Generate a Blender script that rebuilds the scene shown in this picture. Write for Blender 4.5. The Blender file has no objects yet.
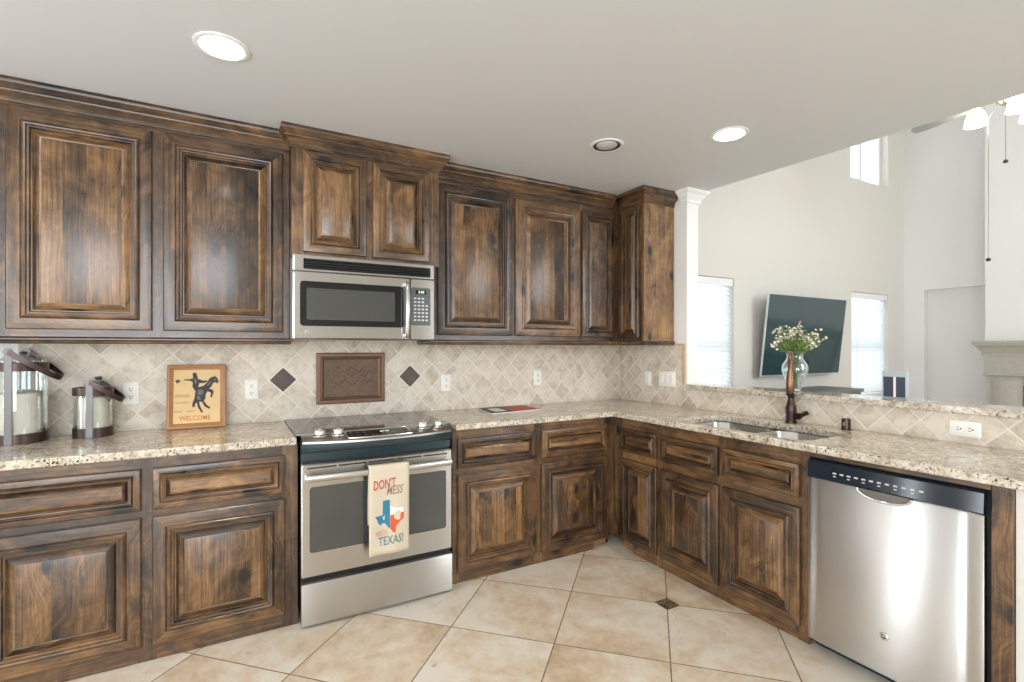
import bpy, bmesh, math, random
from mathutils import Vector, Matrix
random.seed(7)
R = math.radians
PI = math.pi
S = bpy.context.scene
COL = S.collection

# ------------------------------------------------------------------ camera
cam_d = bpy.data.cameras.new('camera')
cam_d.sensor_width = 36.0
cam_d.lens = 497.0 / 1024.0 * 36.0
cam_d.shift_y = 6.75 / 1024.0
cam_d.clip_start = 0.05
cam_d.clip_end = 100
cam = bpy.data.objects.new('camera', cam_d)
COL.objects.link(cam)
cam.location = (-2.891, -3.2406, 1.3477)
cam.rotation_euler = (R(90), 0, -R(29.303))
S.camera = cam

# ------------------------------------------------------------------ world, exposure
S.view_settings.view_transform = 'Standard'
S.view_settings.look = 'None'
S.view_settings.gamma = 1.0
S.view_settings.use_curve_mapping = False
S.view_settings.exposure = 0.24
try:
    S.cycles.use_denoising = True
    S.cycles.max_bounces = 10
    S.cycles.diffuse_bounces = 5
    S.cycles.glossy_bounces = 5
    S.cycles.transmission_bounces = 10
    S.cycles.transparent_max_bounces = 12
    S.cycles.sample_clamp_indirect = 6.0
    S.cycles.caustics_reflective = False
    S.cycles.caustics_refractive = False
except Exception:
    pass
world = bpy.data.worlds.new('world')
S.world = world
world.use_nodes = True
bg = world.node_tree.nodes['Background']
bg.inputs['Color'].default_value = (0.93, 0.965, 1.0, 1)
bg.inputs['Strength'].default_value = 3.0


def area(name, loc, rot, sx, sy, power, color=(1, 1, 1), spread=180):
    l = bpy.data.lights.new(name, 'AREA')
    l.shape = 'RECTANGLE'
    l.size = sx
    l.size_y = sy
    l.energy = power
    l.color = color
    l.spread = R(spread)
    o = bpy.data.objects.new(name, l)
    COL.objects.link(o)
    o.location = loc
    o.rotation_euler = rot
    return o


# left-wall daylight; back and living lights are added fill at unseen windows
area('added_fill_back', (-4.0, -6.42, 1.45), (R(90), 0, 0), 3.2, 1.9, 92, (0.88, 0.945, 1.0))
area('daylight_patio_door', (-5.93, -0.31, 1.15), (R(90), 0, R(-90)), 0.19, 2.0, 10, (0.86, 0.935, 1.0))
area('daylight_patio_door_pane', (-5.93, -1.18, 1.15), (R(90), 0, R(-90)), 0.28, 2.0, 15, (0.86, 0.935, 1.0))
area('daylight_side_window', (-5.93, -4.2, 1.45), (R(90), 0, R(-90)), 1.9, 1.7, 48, (0.88, 0.945, 1.0))
area('added_fill_living', (1.6, -6.42, 2.9), (R(90), 0, 0), 2.4, 3.6, 82, (0.88, 0.95, 1.0))

# ------------------------------------------------------------------ material helpers


class NT:
    def __init__(s, name):
        s.m = bpy.data.materials.new(name)
        s.m.use_nodes = True
        s.t = s.m.node_tree
        s.b = s.t.nodes['Principled BSDF']
        s.out = s.t.nodes['Material Output']

    def n(s, typ, _in=None, **kw):
        x = s.t.nodes.new(typ)
        for k, v in kw.items():
            setattr(x, k, v)
        for k, v in (_in or {}).items():
            s.set(x, k, v)
        return x

    def set(s, node, key, v):
        if isinstance(v, bpy.types.NodeSocket):
            s.t.links.new(v, node.inputs[key])
        elif isinstance(v, bpy.types.Node):
            s.t.links.new(v.outputs[0], node.inputs[key])
        else:
            node.inputs[key].default_value = v

    def math(s, op, a, b=0.0, c=None, clamp=False):
        d = {0: a, 1: b}
        if c is not None:
            d[2] = c
        return s.n('ShaderNodeMath', d, operation=op, use_clamp=clamp).outputs[0]

    def mix(s, f, a, b, blend='MIX'):
        x = s.n('ShaderNodeMix', data_type='RGBA', blend_type=blend)
        s.set(x, 0, f)
        s.set(x, 6, a)
        s.set(x, 7, b)
        return x.outputs[2]

    def ramp(s, f, stops, interp='LINEAR'):
        x = s.n('ShaderNodeValToRGB', {0: f})
        cr = x.color_ramp
        cr.interpolation = interp
        while len(cr.elements) < len(stops):
            cr.elements.new(0.5)
        for e, (p, c) in zip(cr.elements, stops):
            e.position = p
            e.color = (c[0], c[1], c[2], 1) if not isinstance(c, (int, float)) else (c, c, c, 1)
        return x.outputs[0]

    def comb(s, x, y, z=0.0):
        return s.n('ShaderNodeCombineXYZ', {0: x, 1: y, 2: z}).outputs[0]

    def sep(s, v):
        return s.n('ShaderNodeSeparateXYZ', {0: v}).outputs

    def noise(s, vec, scale, detail=3.0, rough=0.55, dist=0.0):
        return s.n('ShaderNodeTexNoise', {'Vector': vec, 'Scale': scale, 'Detail': detail, 'Roughness': rough, 'Distortion': dist}).outputs[0]

    def bump(s, h, strength, dist=0.01):
        return s.n('ShaderNodeBump', {'Height': h, 'Strength': strength, 'Distance': dist}).outputs[0]

    def p(s, **kw):
        for k, v in kw.items():
            s.set(s.b, k.replace('_', ' '), v)
        return s.m


def C3(r, g, b):
    return (r, g, b, 1.0)


def srgb(r, g, b):
    f = lambda c: (c / 255 / 12.92) if c / 255 <= 0.04045 else ((c / 255 + 0.055) / 1.055) ** 2.4
    return (f(r), f(g), f(b), 1.0)


def plain(name, col, rough=0.5, metal=0.0, grain=0.0, gscale=200, spec=0.5, emis=None, emis_s=0.0):
    t = NT(name)
    co = t.n('ShaderNodeTexCoord').outputs['Object']
    nz = t.noise(co, gscale, 2)
    c = t.mix(t.math('MULTIPLY', nz, grain), col, tuple(x * 0.6 for x in col[:3]) + (1,))
    t.p(Base_Color=c, Roughness=rough, Metallic=metal, Specular_IOR_Level=spec)
    if emis:
        t.set(t.b, 'Emission Color', emis)
        t.set(t.b, 'Emission Strength', emis_s)
    return t.m


def wood_mat(name, strips=False, light=0.0):
    t = NT(name)
    uv = t.n('ShaderNodeTexCoord').outputs['UV']
    rnd = t.n('ShaderNodeObjectInfo').outputs['Random']
    q = t.sep(uv)
    u = t.math('ADD', q[0], t.math('MULTIPLY', rnd, 13.0))
    v = t.math('ADD', q[1], t.math('MULTIPLY', rnd, 29.0))
    sid = t.math('FLOOR', t.math('DIVIDE', u, 0.083))
    sh = t.n('ShaderNodeTexWhiteNoise', {'W': sid}, noise_dimensions='1D').outputs[0]
    if strips:
        v = t.math('ADD', v, t.math('MULTIPLY', sh, 7.0))
    vo = t.n('ShaderNodeTexVoronoi', {'Vector': t.comb(t.math('MULTIPLY', u, 4.6), t.math('MULTIPLY', v, 2.7)), 'Scale': 1.0}, voronoi_dimensions='2D')
    kd = vo.outputs['Distance']
    has = t.math('GREATER_THAN', t.sep(vo.outputs['Color'])[0], 0.45)
    knot = t.math('MULTIPLY', has, t.n('ShaderNodeMapRange', {0: kd, 1: 0.015, 2: 0.13, 3: 1.0, 4: 0.0}, interpolation_type='SMOOTHSTEP').outputs[0])
    halo = t.math('MULTIPLY', has, t.n('ShaderNodeMapRange', {0: kd, 1: 0.0, 2: 0.42, 3: 1.0, 4: 0.0}, interpolation_type='SMOOTHSTEP').outputs[0])
    warp = t.noise(t.comb(t.math('MULTIPLY', u, 5.0), t.math('MULTIPLY', v, 2.2)), 1.0, 3)
    g = t.math('ADD', t.math('MULTIPLY', u, 88.0), t.math('ADD', t.math('MULTIPLY', warp, 3.4), t.math('MULTIPLY', halo, 6.0)))
    grain = t.noise(t.comb(g, t.math('ADD', t.math('MULTIPLY', v, 0.9), t.math('MULTIPLY', halo, 0.5))), 1.0, 5, 0.62)
    fine = t.noise(t.comb(t.math('MULTIPLY', u, 300.0), t.math('MULTIPLY', v, 7.0)), 1.0, 2)
    blotch = t.noise(t.comb(t.math('MULTIPLY', u, 6.0), t.math('MULTIPLY', v, 4.2)), 1.0, 6, 0.68, 1.6)
    smoke = t.noise(t.comb(t.math('MULTIPLY', u, 2.2), t.math('MULTIPLY', v, 1.1)), 1.0, 2, 0.5)
    val = t.math('ADD', t.math('MULTIPLY', grain, 0.40), t.math('MULTIPLY', blotch, 0.52))
    val = t.math('ADD', val, t.math('MULTIPLY', t.math('SUBTRACT', smoke, 0.5), 0.34))
    val = t.math('ADD', val, t.math('MULTIPLY', t.math('SUBTRACT', fine, 0.5), 0.26))
    if strips:
        val = t.math('ADD', val, t.math('MULTIPLY', t.math('SUBTRACT', sh, 0.45), 0.14))
    val = t.math('ADD', val, t.math('MULTIPLY', t.math('SUBTRACT', rnd, 0.5), 0.08))
    val = t.math('SUBTRACT', val, t.math('MULTIPLY', knot, 0.30))
    val = t.math('SUBTRACT', val, t.math('MULTIPLY', halo, 0.05))
    val = t.math('ADD', val, light + 0.02)
    col = t.ramp(val, [(0.30, (0.012, 0.0075, 0.0052)), (0.42, (0.042, 0.0215, 0.0105)), (0.505, (0.110, 0.056, 0.0235)),
                       (0.60, (0.215, 0.113, 0.0440)), (0.72, (0.38, 0.215, 0.090))])
    rg = t.n('ShaderNodeMapRange', {0: blotch, 1: 0.3, 2: 0.7, 3: 0.26, 4: 0.40}).outputs[0]
    t.p(Base_Color=col, Roughness=rg, Specular_IOR_Level=0.6, Coat_Weight=0.35, Coat_Roughness=0.18,
        Normal=t.bump(t.math('ADD', grain, t.math('MULTIPLY', fine, 0.3)), 0.12, 0.004))
    return t.m


def granite_mat(name):
    t = NT(name)
    co = t.n('ShaderNodeTexCoord').outputs['Object']
    a = t.noise(co, 9.0, 5, 0.65, 0.6)
    b = t.noise(co, 38.0, 4, 0.65, 0.4)
    col = t.ramp(t.math('ADD', t.math('MULTIPLY', a, 0.45), t.math('MULTIPLY', b, 0.55)),
                 [(0.36, (0.31, 0.235, 0.165)), (0.45, (0.50, 0.425, 0.33)), (0.54, (0.65, 0.585, 0.48)), (0.66, (0.76, 0.71, 0.615))])
    g = t.noise(co, 48.0, 3, 0.6, 0.8)
    col = t.mix(t.ramp(g, [(0.56, 0.0), (0.64, 0.8)]), col, C3(0.25, 0.215, 0.185))
    wv = t.n('ShaderNodeTexNoise', {'Vector': co, 'Scale': 70.0, 'Detail': 2.0}).outputs['Color']
    wco = t.n('ShaderNodeVectorMath', {0: wv, 1: (0.016, 0.016, 0.016)}, operation='MULTIPLY').outputs[0]
    wco = t.n('ShaderNodeVectorMath', {0: co, 1: wco}, operation='ADD').outputs[0]
    for sc, lim, lo, hi in ((78.0, 0.62, 0.18, 0.32), (125.0, 0.60, 0.16, 0.32)):
        vo = t.n('ShaderNodeTexVoronoi', {'Vector': wco, 'Scale': sc})
        h = t.sep(vo.outputs['Color'])
        th = t.math('MULTIPLY', t.math('GREATER_THAN', h[0], lim), t.math('ADD', lo, t.math('MULTIPLY', h[1], hi)))
        cl = t.ramp(t.noise(co, 11.0, 2), [(0.40, 0.25), (0.58, 1.0)])
        sp = t.math('MULTIPLY', t.math('LESS_THAN', vo.outputs['Distance'], th), cl)
        col = t.mix(sp, col, t.mix(h[2], C3(0.018, 0.014, 0.013), C3(0.10, 0.055, 0.038)))
    t.p(Base_Color=col, Roughness=0.13, Specular_IOR_Level=0.5)
    return t.m


def tile_mat(name, per, u0, v0, half, c_lo, c_mid, c_hi, grout, gw, rough, bumpv, vein, soft):
    """square tiles laid on the diagonal; UV in metres (v = along, u = up)"""
    t = NT(name)
    q = t.sep(t.n('ShaderNodeTexCoord').outputs['UV'])
    b = t.math('SUBTRACT', q[0], v0)
    a = t.math('SUBTRACT', q[1], u0)
    p = t.math('ADD', t.math('DIVIDE', t.math('ADD', a, b), per), half)
    r = t.math('ADD', t.math('DIVIDE', t.math('SUBTRACT', b, a), per), half)
    wob = t.noise(t.comb(q[0], q[1]), soft, 2)
    wob = t.math('MULTIPLY', t.math('SUBTRACT', wob, 0.5), gw * 0.9)
    fp = t.math('ABSOLUTE', t.math('SUBTRACT', t.math('FRACT', p), 0.5))
    fr = t.math('ABSOLUTE', t.math('SUBTRACT', t.math('FRACT', r), 0.5))
    e = t.math('ADD', t.math('MAXIMUM', fp, fr), wob)
    gm = t.n('ShaderNodeMapRange', {0: e, 1: 0.5 - gw, 2: 0.5 - gw * 0.6, 3: 0.0, 4: 1.0}).outputs[0]
    cell = t.comb(t.math('FLOOR', p), t.math('FLOOR', r))
    wn = t.n('ShaderNodeTexWhiteNoise', {'Vector': cell}, noise_dimensions='2D')
    hs = t.sep(wn.outputs['Color'])
    loc = t.comb(t.math('ADD', q[0], t.math('MULTIPLY', hs[0], 9.0)), t.math('ADD', q[1], t.math('MULTIPLY', hs[1], 9.0)))
    n1 = t.noise(loc, vein, 5, 0.62, 0.7)
    n2 = t.noise(loc, vein * 5, 4, 0.7)
    val = t.math('ADD', t.math('MULTIPLY', n1, 0.65), t.math('MULTIPLY', n2, 0.35))
    val = t.math('ADD', val, t.math('MULTIPLY', t.math('SUBTRACT', hs[2], 0.5), 0.10))
    col = t.ramp(val, [(0.34, c_lo), (0.46, c_mid), (0.60, c_hi)])
    pit = t.ramp(t.noise(loc, vein * 9, 3, 0.6, 0.5), [(0.66, 0.0), (0.74, 0.45)])
    col = t.mix(pit, col, tuple(x * 0.55 for x in c_lo[:3]) + (1,))
    col = t.mix(gm, col, grout)
    hgt = t.math('SUBTRACT', t.math('MULTIPLY', n2, 0.12), gm)
    t.p(Base_Color=col, Roughness=t.mix(gm, (rough,) * 3 + (1,), (0.8, 0.8, 0.8, 1)), Normal=t.bump(hgt, bumpv, 0.003), Specular_IOR_Level=0.4)
    return t.m


def steel_mat(name, rough=0.25, aniso=1.0, col=(0.60, 0.59, 0.575, 1)):
    t = NT(name)
    uv = t.n('ShaderNodeTexCoord').outputs['UV']
    q = t.sep(uv)
    br = t.noise(t.comb(t.math('MULTIPLY', q[0], 900.0), t.math('MULTIPLY', q[1], 6.0)), 1.0, 2)
    tg = t.n('ShaderNodeTangent', direction_type='UV_MAP')
    tg.uv_map = 'UVMap'
    c = t.mix(t.math('MULTIPLY', br, 0.25), col, tuple(x * 0.75 for x in col[:3]) + (1,))
    t.p(Base_Color=c, Metallic=1.0, Roughness=rough, Anisotropic=aniso, Tangent=tg.outputs[0])
    return t.m


def glass_mat(name, tint=(0.96, 0.98, 0.98, 1), refl=0.10, rough=0.02):
    t = NT(name)
    tr = t.n('ShaderNodeBsdfTransparent', {0: tint})
    gl = t.n('ShaderNodeBsdfGlossy', {'Color': (1, 1, 1, 1), 'Roughness': rough})
    fr = t.n('ShaderNodeLayerWeight', {'Blend': 0.35})
    f = t.math('ADD', t.math('MULTIPLY', fr.outputs['Facing'], 0.55), refl * 0.5, clamp=True)
    mx = t.n('ShaderNodeMixShader', {0: f, 1: tr.outputs[0], 2: gl.outputs[0]})
    t.t.links.new(mx.outputs[0], t.out.inputs[0])
    return t.m


def wall_mat(name, col):
    t = NT(name)
    co = t.n('ShaderNodeTexCoord').outputs['Object']
    n1 = t.noise(co, 90.0, 3)
    n2 = t.noise(co, 1.3, 3)
    c = t.mix(t.math('MULTIPLY', n2, 0.12), col, tuple(x * 0.85 for x in col[:3]) + (1,))
    t.p(Base_Color=c, Roughness=0.75, Specular_IOR_Level=0.25, Normal=t.bump(n1, 0.10, 0.004))
    return t.m


def light_mat(name, col, strength):
    t = NT(name)
    t.p(Base_Color=C3(0.9, 0.9, 0.88), Emission_Color=col, Emission_Strength=strength)
    return t.m


def carved_mat(name, c_lo, c_hi, scale, rough, metal):
    t = NT(name)
    co = t.n('ShaderNodeTexCoord').outputs['Object']
    vo = t.n('ShaderNodeTexVoronoi', {'Vector': co, 'Scale': scale}, feature='DISTANCE_TO_EDGE').outputs[0]
    f = t.ramp(vo, [(0.02, 0.0), (0.22, 1.0)])
    n = t.noise(co, scale * 0.4, 3)
    c = t.mix(t.math('MULTIPLY', f, t.math('ADD', n, 0.3)), c_lo, c_hi)
    t.p(Base_Color=c, Roughness=rough, Metallic=metal, Normal=t.bump(f, 0.6, 0.002))
    return t.m


WOOD = wood_mat('stained_knotty_alder')
WOODP = wood_mat('stained_knotty_alder_panel', True, 0.03)
RAW = wood_mat('unfinished_alder', False, 0.16)
GRANITE = granite_mat('speckled_cream_granite')
TRAV = dict(c_lo=C3(0.44, 0.375, 0.295), c_mid=C3(0.625, 0.545, 0.445), c_hi=C3(0.74, 0.665, 0.565), grout=C3(0.83, 0.765, 0.67), gw=0.032, rough=0.5, bumpv=0.5, vein=9.0, soft=40.0)
TILE_A = tile_mat('travertine_diagonal_back', 0.155, -2.632, 1.157, 0.5, **TRAV)
TILE_B = tile_mat('travertine_diagonal_side', 0.155, -1.189 + 0.0775, 1.157, 0.5, **TRAV)
FLOOR = tile_mat('beige_floor_tile', 0.7145, -1.258, -1.003, 0.0, c_lo=C3(0.50, 0.365, 0.235), c_mid=C3(0.66, 0.53, 0.385), c_hi=C3(0.77, 0.70, 0.60),
                 grout=C3(0.20, 0.13, 0.08), gw=0.0065, rough=0.33, bumpv=0.25, vein=2.6, soft=60.0)
STEEL = steel_mat('brushed_stainless')
STEEL_S = steel_mat('satin_stainless', 0.22, 0.3, (0.70, 0.69, 0.67, 1))
PANELS = steel_mat('control_panel_steel', 0.30, 0.0, (0.66, 0.645, 0.62, 1))
CHROME = plain('polished_chrome', C3(0.85, 0.85, 0.84), 0.12, 1.0)
BLACKG = plain('black_gloss', C3(0.008, 0.009, 0.010), 0.06, 0.0, 0.2)
TEALB = plain('blue_black_enamel', C3(0.022, 0.045, 0.055), 0.22, 0.0, 0.3)
BLACKM = plain('matte_black', C3(0.012, 0.012, 0.013), 0.55, 0.0, 0.3)
OVENG = plain('oven_window_glass', C3(0.055, 0.058, 0.056), 0.05, 0.0, 0.2, spec=0.9)
GREYPAD = plain('grey_keypad', C3(0.09, 0.095, 0.095), 0.35)
PRINT = plain('pale_printing', C3(0.62, 0.63, 0.62), 0.5)
LED = light_mat('green_display', C3(0.25, 1.0, 0.25), 1.4)
WALLM = wall_mat('greige_wall_paint', C3(0.70, 0.675, 0.625))
WALLW = wall_mat('white_wall_paint', C3(0.82, 0.815, 0.80))
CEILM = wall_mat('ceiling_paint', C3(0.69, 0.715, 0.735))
TRIMW = plain('white_trim_paint', C3(0.84, 0.845, 0.85), 0.4)
IVORY = plain('ivory_plastic', C3(0.88, 0.865, 0.81), 0.35)
SLOT = plain('dark_slot', C3(0.03, 0.03, 0.03), 0.6)
BRONZE = plain('oil_rubbed_bronze', C3(0.075, 0.048, 0.038), 0.30, 0.85, 0.5, 60)
COPPERY = plain('worn_bronze', C3(0.22, 0.115, 0.075), 0.28, 0.9, 0.6, 50)
GUNM = plain('dark_pewter_metal', C3(0.135, 0.13, 0.13), 0.36, 0.85, 0.4, 70)
STRAPM = plain('brown_metal_strap', C3(0.085, 0.058, 0.052), 0.33, 0.6, 0.5, 60)
WAX = plain('ivory_wax', C3(0.86, 0.80, 0.68), 0.5)
GLASS = glass_mat('clear_glass')
PANE = glass_mat('window_glass', (0.97, 0.99, 0.99, 1), 0.03)
PLAQUE = carved_mat('bronze_inlay', C3(0.10, 0.062, 0.042), C3(0.30, 0.205, 0.14), 130, 0.45, 0.35)
PLAQF = plain('bronze_moulding', C3(0.23, 0.13, 0.082), 0.32, 0.35, 0.5, 50)
INSERT = carved_mat('pewter_relief_tile', C3(0.085, 0.064, 0.055), C3(0.26, 0.205, 0.18), 190, 0.42, 0.4)
FINS = carved_mat('brown_relief_tile', C3(0.035, 0.024, 0.014), C3(0.36, 0.28, 0.17), 60, 0.5, 0.1)
OAKF = plain('honey_wood_frame', C3(0.42, 0.185, 0.055), 0.35, 0.0, 0.7, 40)
PARCH = plain('parchment', C3(0.80, 0.56, 0.28), 0.7, 0.0, 0.35, 30)
INK = plain('dark_ink', C3(0.035, 0.03, 0.035), 0.6)
INKO = plain('rust_ink', C3(0.50, 0.17, 0.03), 0.6)
INKT = plain('faded_ink', C3(0.45, 0.27, 0.11), 0.7)
CLOTH = plain('natural_cotton', C3(0.64, 0.555, 0.43), 0.9, 0.0, 0.25, 500, 0.1)
RED = plain('print_red', C3(0.50, 0.055, 0.035), 0.8)
ORNG = plain('print_orange', C3(0.62, 0.10, 0.03), 0.8)
BLUE = plain('print_blue', C3(0.03, 0.20, 0.30), 0.8)
BROWNP = plain('print_brown', C3(0.30, 0.17, 0.12), 0.8)
TANP = plain('print_tan', C3(0.62, 0.33, 0.20), 0.8)
TEALP = plain('print_teal', C3(0.10, 0.20, 0.22), 0.8)
WHITEP = plain('print_white', C3(0.85, 0.82, 0.76), 0.8)
PAPER = plain('white_paper', C3(0.78, 0.76, 0.70), 0.5)
STONE = plain('cast_stone', C3(0.50, 0.475, 0.41), 0.8, 0.0, 0.55, 24)
TVS = plain('tv_screen', C3(0.022, 0.055, 0.060), 0.08, 0.0, 0.0, spec=0.8)
SILV = plain('silver_plastic', C3(0.62, 0.64, 0.65), 0.3, 0.4)
GREEN = plain('stem_green', C3(0.13, 0.21, 0.05), 0.6, 0.0, 0.6, 90)
LEAFM = plain('leaf_green', C3(0.20, 0.30, 0.07), 0.6, 0.0, 0.6, 90)
PINK = plain('blossom_pink', C3(0.72, 0.52, 0.52), 0.7)
CREAM = plain('blossom_cream', C3(0.82, 0.79, 0.68), 0.7)
LAMP_ON = light_mat('lit_lamp', C3(1.0, 0.93, 0.82), 14.0)
FAN_ON = light_mat('lit_glass_shade', C3(1.0, 0.90, 0.74), 9.0)
LAMP_OFF = plain('frosted_bulb', C3(0.62, 0.63, 0.64), 0.35)
BAFFLE = plain('dark_baffle', C3(0.03, 0.032, 0.04), 0.35)
NICK = plain('brushed_nickel', C3(0.45, 0.40, 0.34), 0.3, 0.9)
BLADE = plain('grey_fan_blade', C3(0.36, 0.38, 0.40), 0.4)
GREYW = plain('grey_console_wood', C3(0.21, 0.205, 0.195), 0.5, 0.0, 0.6, 30)
PHOTO = plain('photo_print', C3(0.04, 0.055, 0.09), 0.2, 0.0, 0.8, 60)
PALEB = plain('pale_photo_mat', C3(0.42, 0.47, 0.50), 0.25)


def slat_mat():
    t = NT('white_blind_slat')
    d = t.n('ShaderNodeBsdfDiffuse', {0: C3(0.86, 0.87, 0.88)})
    tl = t.n('ShaderNodeBsdfTranslucent', {0: C3(0.86, 0.88, 0.90)})
    m = t.n('ShaderNodeMixShader', {0: 0.62, 1: d.outputs[0], 2: tl.outputs[0]})
    t.t.links.new(m.outputs[0], t.out.inputs[0])
    return t.m


SLAT = slat_mat()

# ------------------------------------------------------------------ mesh helpers
WLOC = {}


class MB:
    """collects faces (world coordinates, UV in metres) and links them as one mesh object"""

    def __init__(s):
        s.v = []
        s.f = []
        s.uv = []
        s.mi = []

    def face(s, pts, uvs=None, mi=0):
        b = len(s.v)
        P = [Vector(p) for p in pts]
        s.v += P
        s.f.append(list(range(b, b + len(P))))
        if uvs is None:
            n = Vector((0, 0, 0))
            for i in range(len(P)):
                a, c = P[i], P[(i + 1) % len(P)]
                n += Vector(((a.y - c.y) * (a.z + c.z), (a.z - c.z) * (a.x + c.x), (a.x - c.x) * (a.y + c.y)))
            k = max(range(3), key=lambda i: abs(n[i]))
            uvs = [(p.z, p.x) if k == 1 else (p.z, p.y) if k == 0 else (p.y, p.x) for p in P]
        s.uv.append(uvs)
        s.mi.append(mi)

    def box(s, x0, x1, y0, y1, z0, z1, grain=None, mi=0):
        x0, x1 = min(x0, x1), max(x0, x1)
        y0, y1 = min(y0, y1), max(y0, y1)
        z0, z1 = min(z0, z1), max(z0, z1)
        o = (random.random() * 9, random.random() * 9)
        qs = [[(x0, y0, z0), (x1, y0, z0), (x1, y0, z1), (x0, y0, z1)], [(x1, y1, z0), (x0, y1, z0), (x0, y1, z1), (x1, y1, z1)],
              [(x0, y1, z0), (x0, y0, z0), (x0, y0, z1), (x0, y1, z1)], [(x1, y0, z0), (x1, y1, z0), (x1, y1, z1), (x1, y0, z1)],
              [(x0, y0, z1), (x1, y0, z1), (x1, y1, z1), (x0, y1, z1)], [(x0, y1, z0), (x1, y1, z0), (x1, y0, z0), (x0, y0, z0)]]
        nrm = [1, 1, 0, 0, 2, 2]
        for q, k in zip(qs, nrm):
            if grain is None:
                s.face(q, None, mi)
            else:
                g = 'xyz'.index(grain)
                oth = [i for i in range(3) if i != k and i != g]
                g2 = g if g != k else [i for i in range(3) if i != k][1]
                o2 = oth[0] if g != k else [i for i in range(3) if i != k][0]
                s.face(q, [(p[o2] + o[0], p[g2] + o[1]) for p in q], mi)
        return s

    def loft(s, loops, caps=(False, False), closed=True, mi=0):
        n = len(loops[0])
        for A, B in zip(loops, loops[1:]):
            for i in range(n if closed else n - 1):
                j = (i + 1) % n
                s.face([A[i], A[j], B[j], B[i]], None, mi)
        if caps[0]:
            s.face(list(reversed(loops[0])), None, mi)
        if caps[1]:
            s.face(loops[-1], None, mi)
        return s

    def lathe(s, c, prof, seg=24, mi=0, axis='z', caps=(False, False)):
        loops = []
        for r, h in prof:
            L = []
            for i in range(seg):
                a = 2 * PI * i / seg
                d = (r * math.cos(a), r * math.sin(a), h)
                if axis == 'y':
                    d = (d[0], h, d[1])
                if axis == 'x':
                    d = (h, d[0], d[1])
                L.append((c[0] + d[0], c[1] + d[1], c[2] + d[2]))
            loops.append(L)
        return s.loft(loops, caps, True, mi)

    def tube(s, pts, rad, seg=10, mi=0, caps=True):
        P = [Vector(p) for p in pts]
        rads = rad if isinstance(rad, (list, tuple)) else [rad] * len(P)
        loops = []
        up = None
        for i, p in enumerate(P):
            t = (P[min(i + 1, len(P) - 1)] - P[max(i - 1, 0)]).normalized()
            if up is None:
                up = Vector((0, 0, 1)) if abs(t.z) < 0.9 else Vector((1, 0, 0))
            a = t.cross(up).normalized()
            up = a.cross(t).normalized()
            loops.append([p + (a * math.cos(2 * PI * k / seg) + up * math.sin(2 * PI * k / seg)) * rads[i] for k in range(seg)])
        return s.loft(loops, (caps, caps), True, mi)

    def ribbon(s, pts, wdir, w, th, mi=0):
        """flat band along pts; wdir = width direction per point (callable of i)"""
        P = [Vector(p) for p in pts]
        loops = []
        for i, p in enumerate(P):
            t = (P[min(i + 1, len(P) - 1)] - P[max(i - 1, 0)]).normalized()
            d = Vector(wdir(i)).normalized()
            n = t.cross(d).normalized()
            loops.append([p + d * w / 2 + n * th / 2, p - d * w / 2 + n * th / 2, p - d * w / 2 - n * th / 2, p + d * w / 2 - n * th / 2])
        return s.loft(loops, (True, True), True, mi)

    def prism(s, poly, d0, d1, mapf, mi=0):
        A = [mapf(a, z, d0) for a, z in poly]
        B = [mapf(a, z, d1) for a, z in poly]
        return s.loft([A, B], (True, True), True, mi)

    def build(s, name, mat, parent=None, smooth=35, bevel=0.0, origin=None, weld=True, **tags):
        lo = [min(p[i] for p in s.v) for i in range(3)]
        hi = [max(p[i] for p in s.v) for i in range(3)]
        org = Vector(origin) if origin is not None else Vector(((lo[0] + hi[0]) / 2, (lo[1] + hi[1]) / 2, lo[2]))
        me = bpy.data.meshes.new(name)
        me.from_pydata([tuple(p - org) for p in s.v], [], s.f)
        uvl = me.uv_layers.new(name='UVMap')
        k = 0
        flat = []
        for u in s.uv:
            for q in u:
                flat += [q[0], q[1]]
        uvl.data.foreach_set('uv', flat)
        mats = mat if isinstance(mat, (list, tuple)) else [mat]
        for m in mats:
            me.materials.append(m)
        me.polygons.foreach_set('material_index', s.mi)
        if weld:
            bm = bmesh.new()
            bm.from_mesh(me)
            bmesh.ops.remove_doubles(bm, verts=bm.verts, dist=1e-5)
            bmesh.ops.recalc_face_normals(bm, faces=bm.faces)
            bm.to_mesh(me)
            bm.free()
        if smooth:
            me.polygons.foreach_set('use_smooth', [True] * len(me.polygons))
            me.set_sharp_from_angle(angle=R(smooth))
        me.update()
        o = bpy.data.objects.new(name, me)
        COL.objects.link(o)
        if parent is not None:
            o.parent = parent
            o.location = org - WLOC[parent.name]
        else:
            o.location = org
        WLOC[o.name] = org
        if bevel:
            b = o.modifiers.new('bevel', 'BEVEL')
            b.width = bevel
            b.segments = 2
            b.limit_method = 'ANGLE'
            b.angle_limit = R(40)
        for kk, vv in tags.items():
            o[kk] = vv
        return o


def thing(name, label, cat, loc, group=None):
    o = bpy.data.objects.new(name, None)
    o.empty_display_size = 0.05
    COL.objects.link(o)
    o.location = loc
    WLOC[o.name] = Vector(loc)
    o['label'] = label
    o['category'] = cat
    if group:
        o['group'] = group
    return o


def WA(a, z, d):
    return (a, -d, z)


def WB(a, z, d):
    return (-d, a, z)


def rrect(a0, a1, z0, z1, r, n=4):
    pts = []
    for cx, cz, s in ((a1 - r, z1 - r, 0), (a0 + r, z1 - r, 90), (a0 + r, z0 + r, 180), (a1 - r, z0 + r, 270)):
        for i in range(n + 1):
            t = R(s + 90 * i / n)
            pts.append((cx + r * math.cos(t), cz + r * math.sin(t)))
    return pts


def L3(poly, d, mp):
    return [mp(a, z, d) for a, z in poly]


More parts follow.
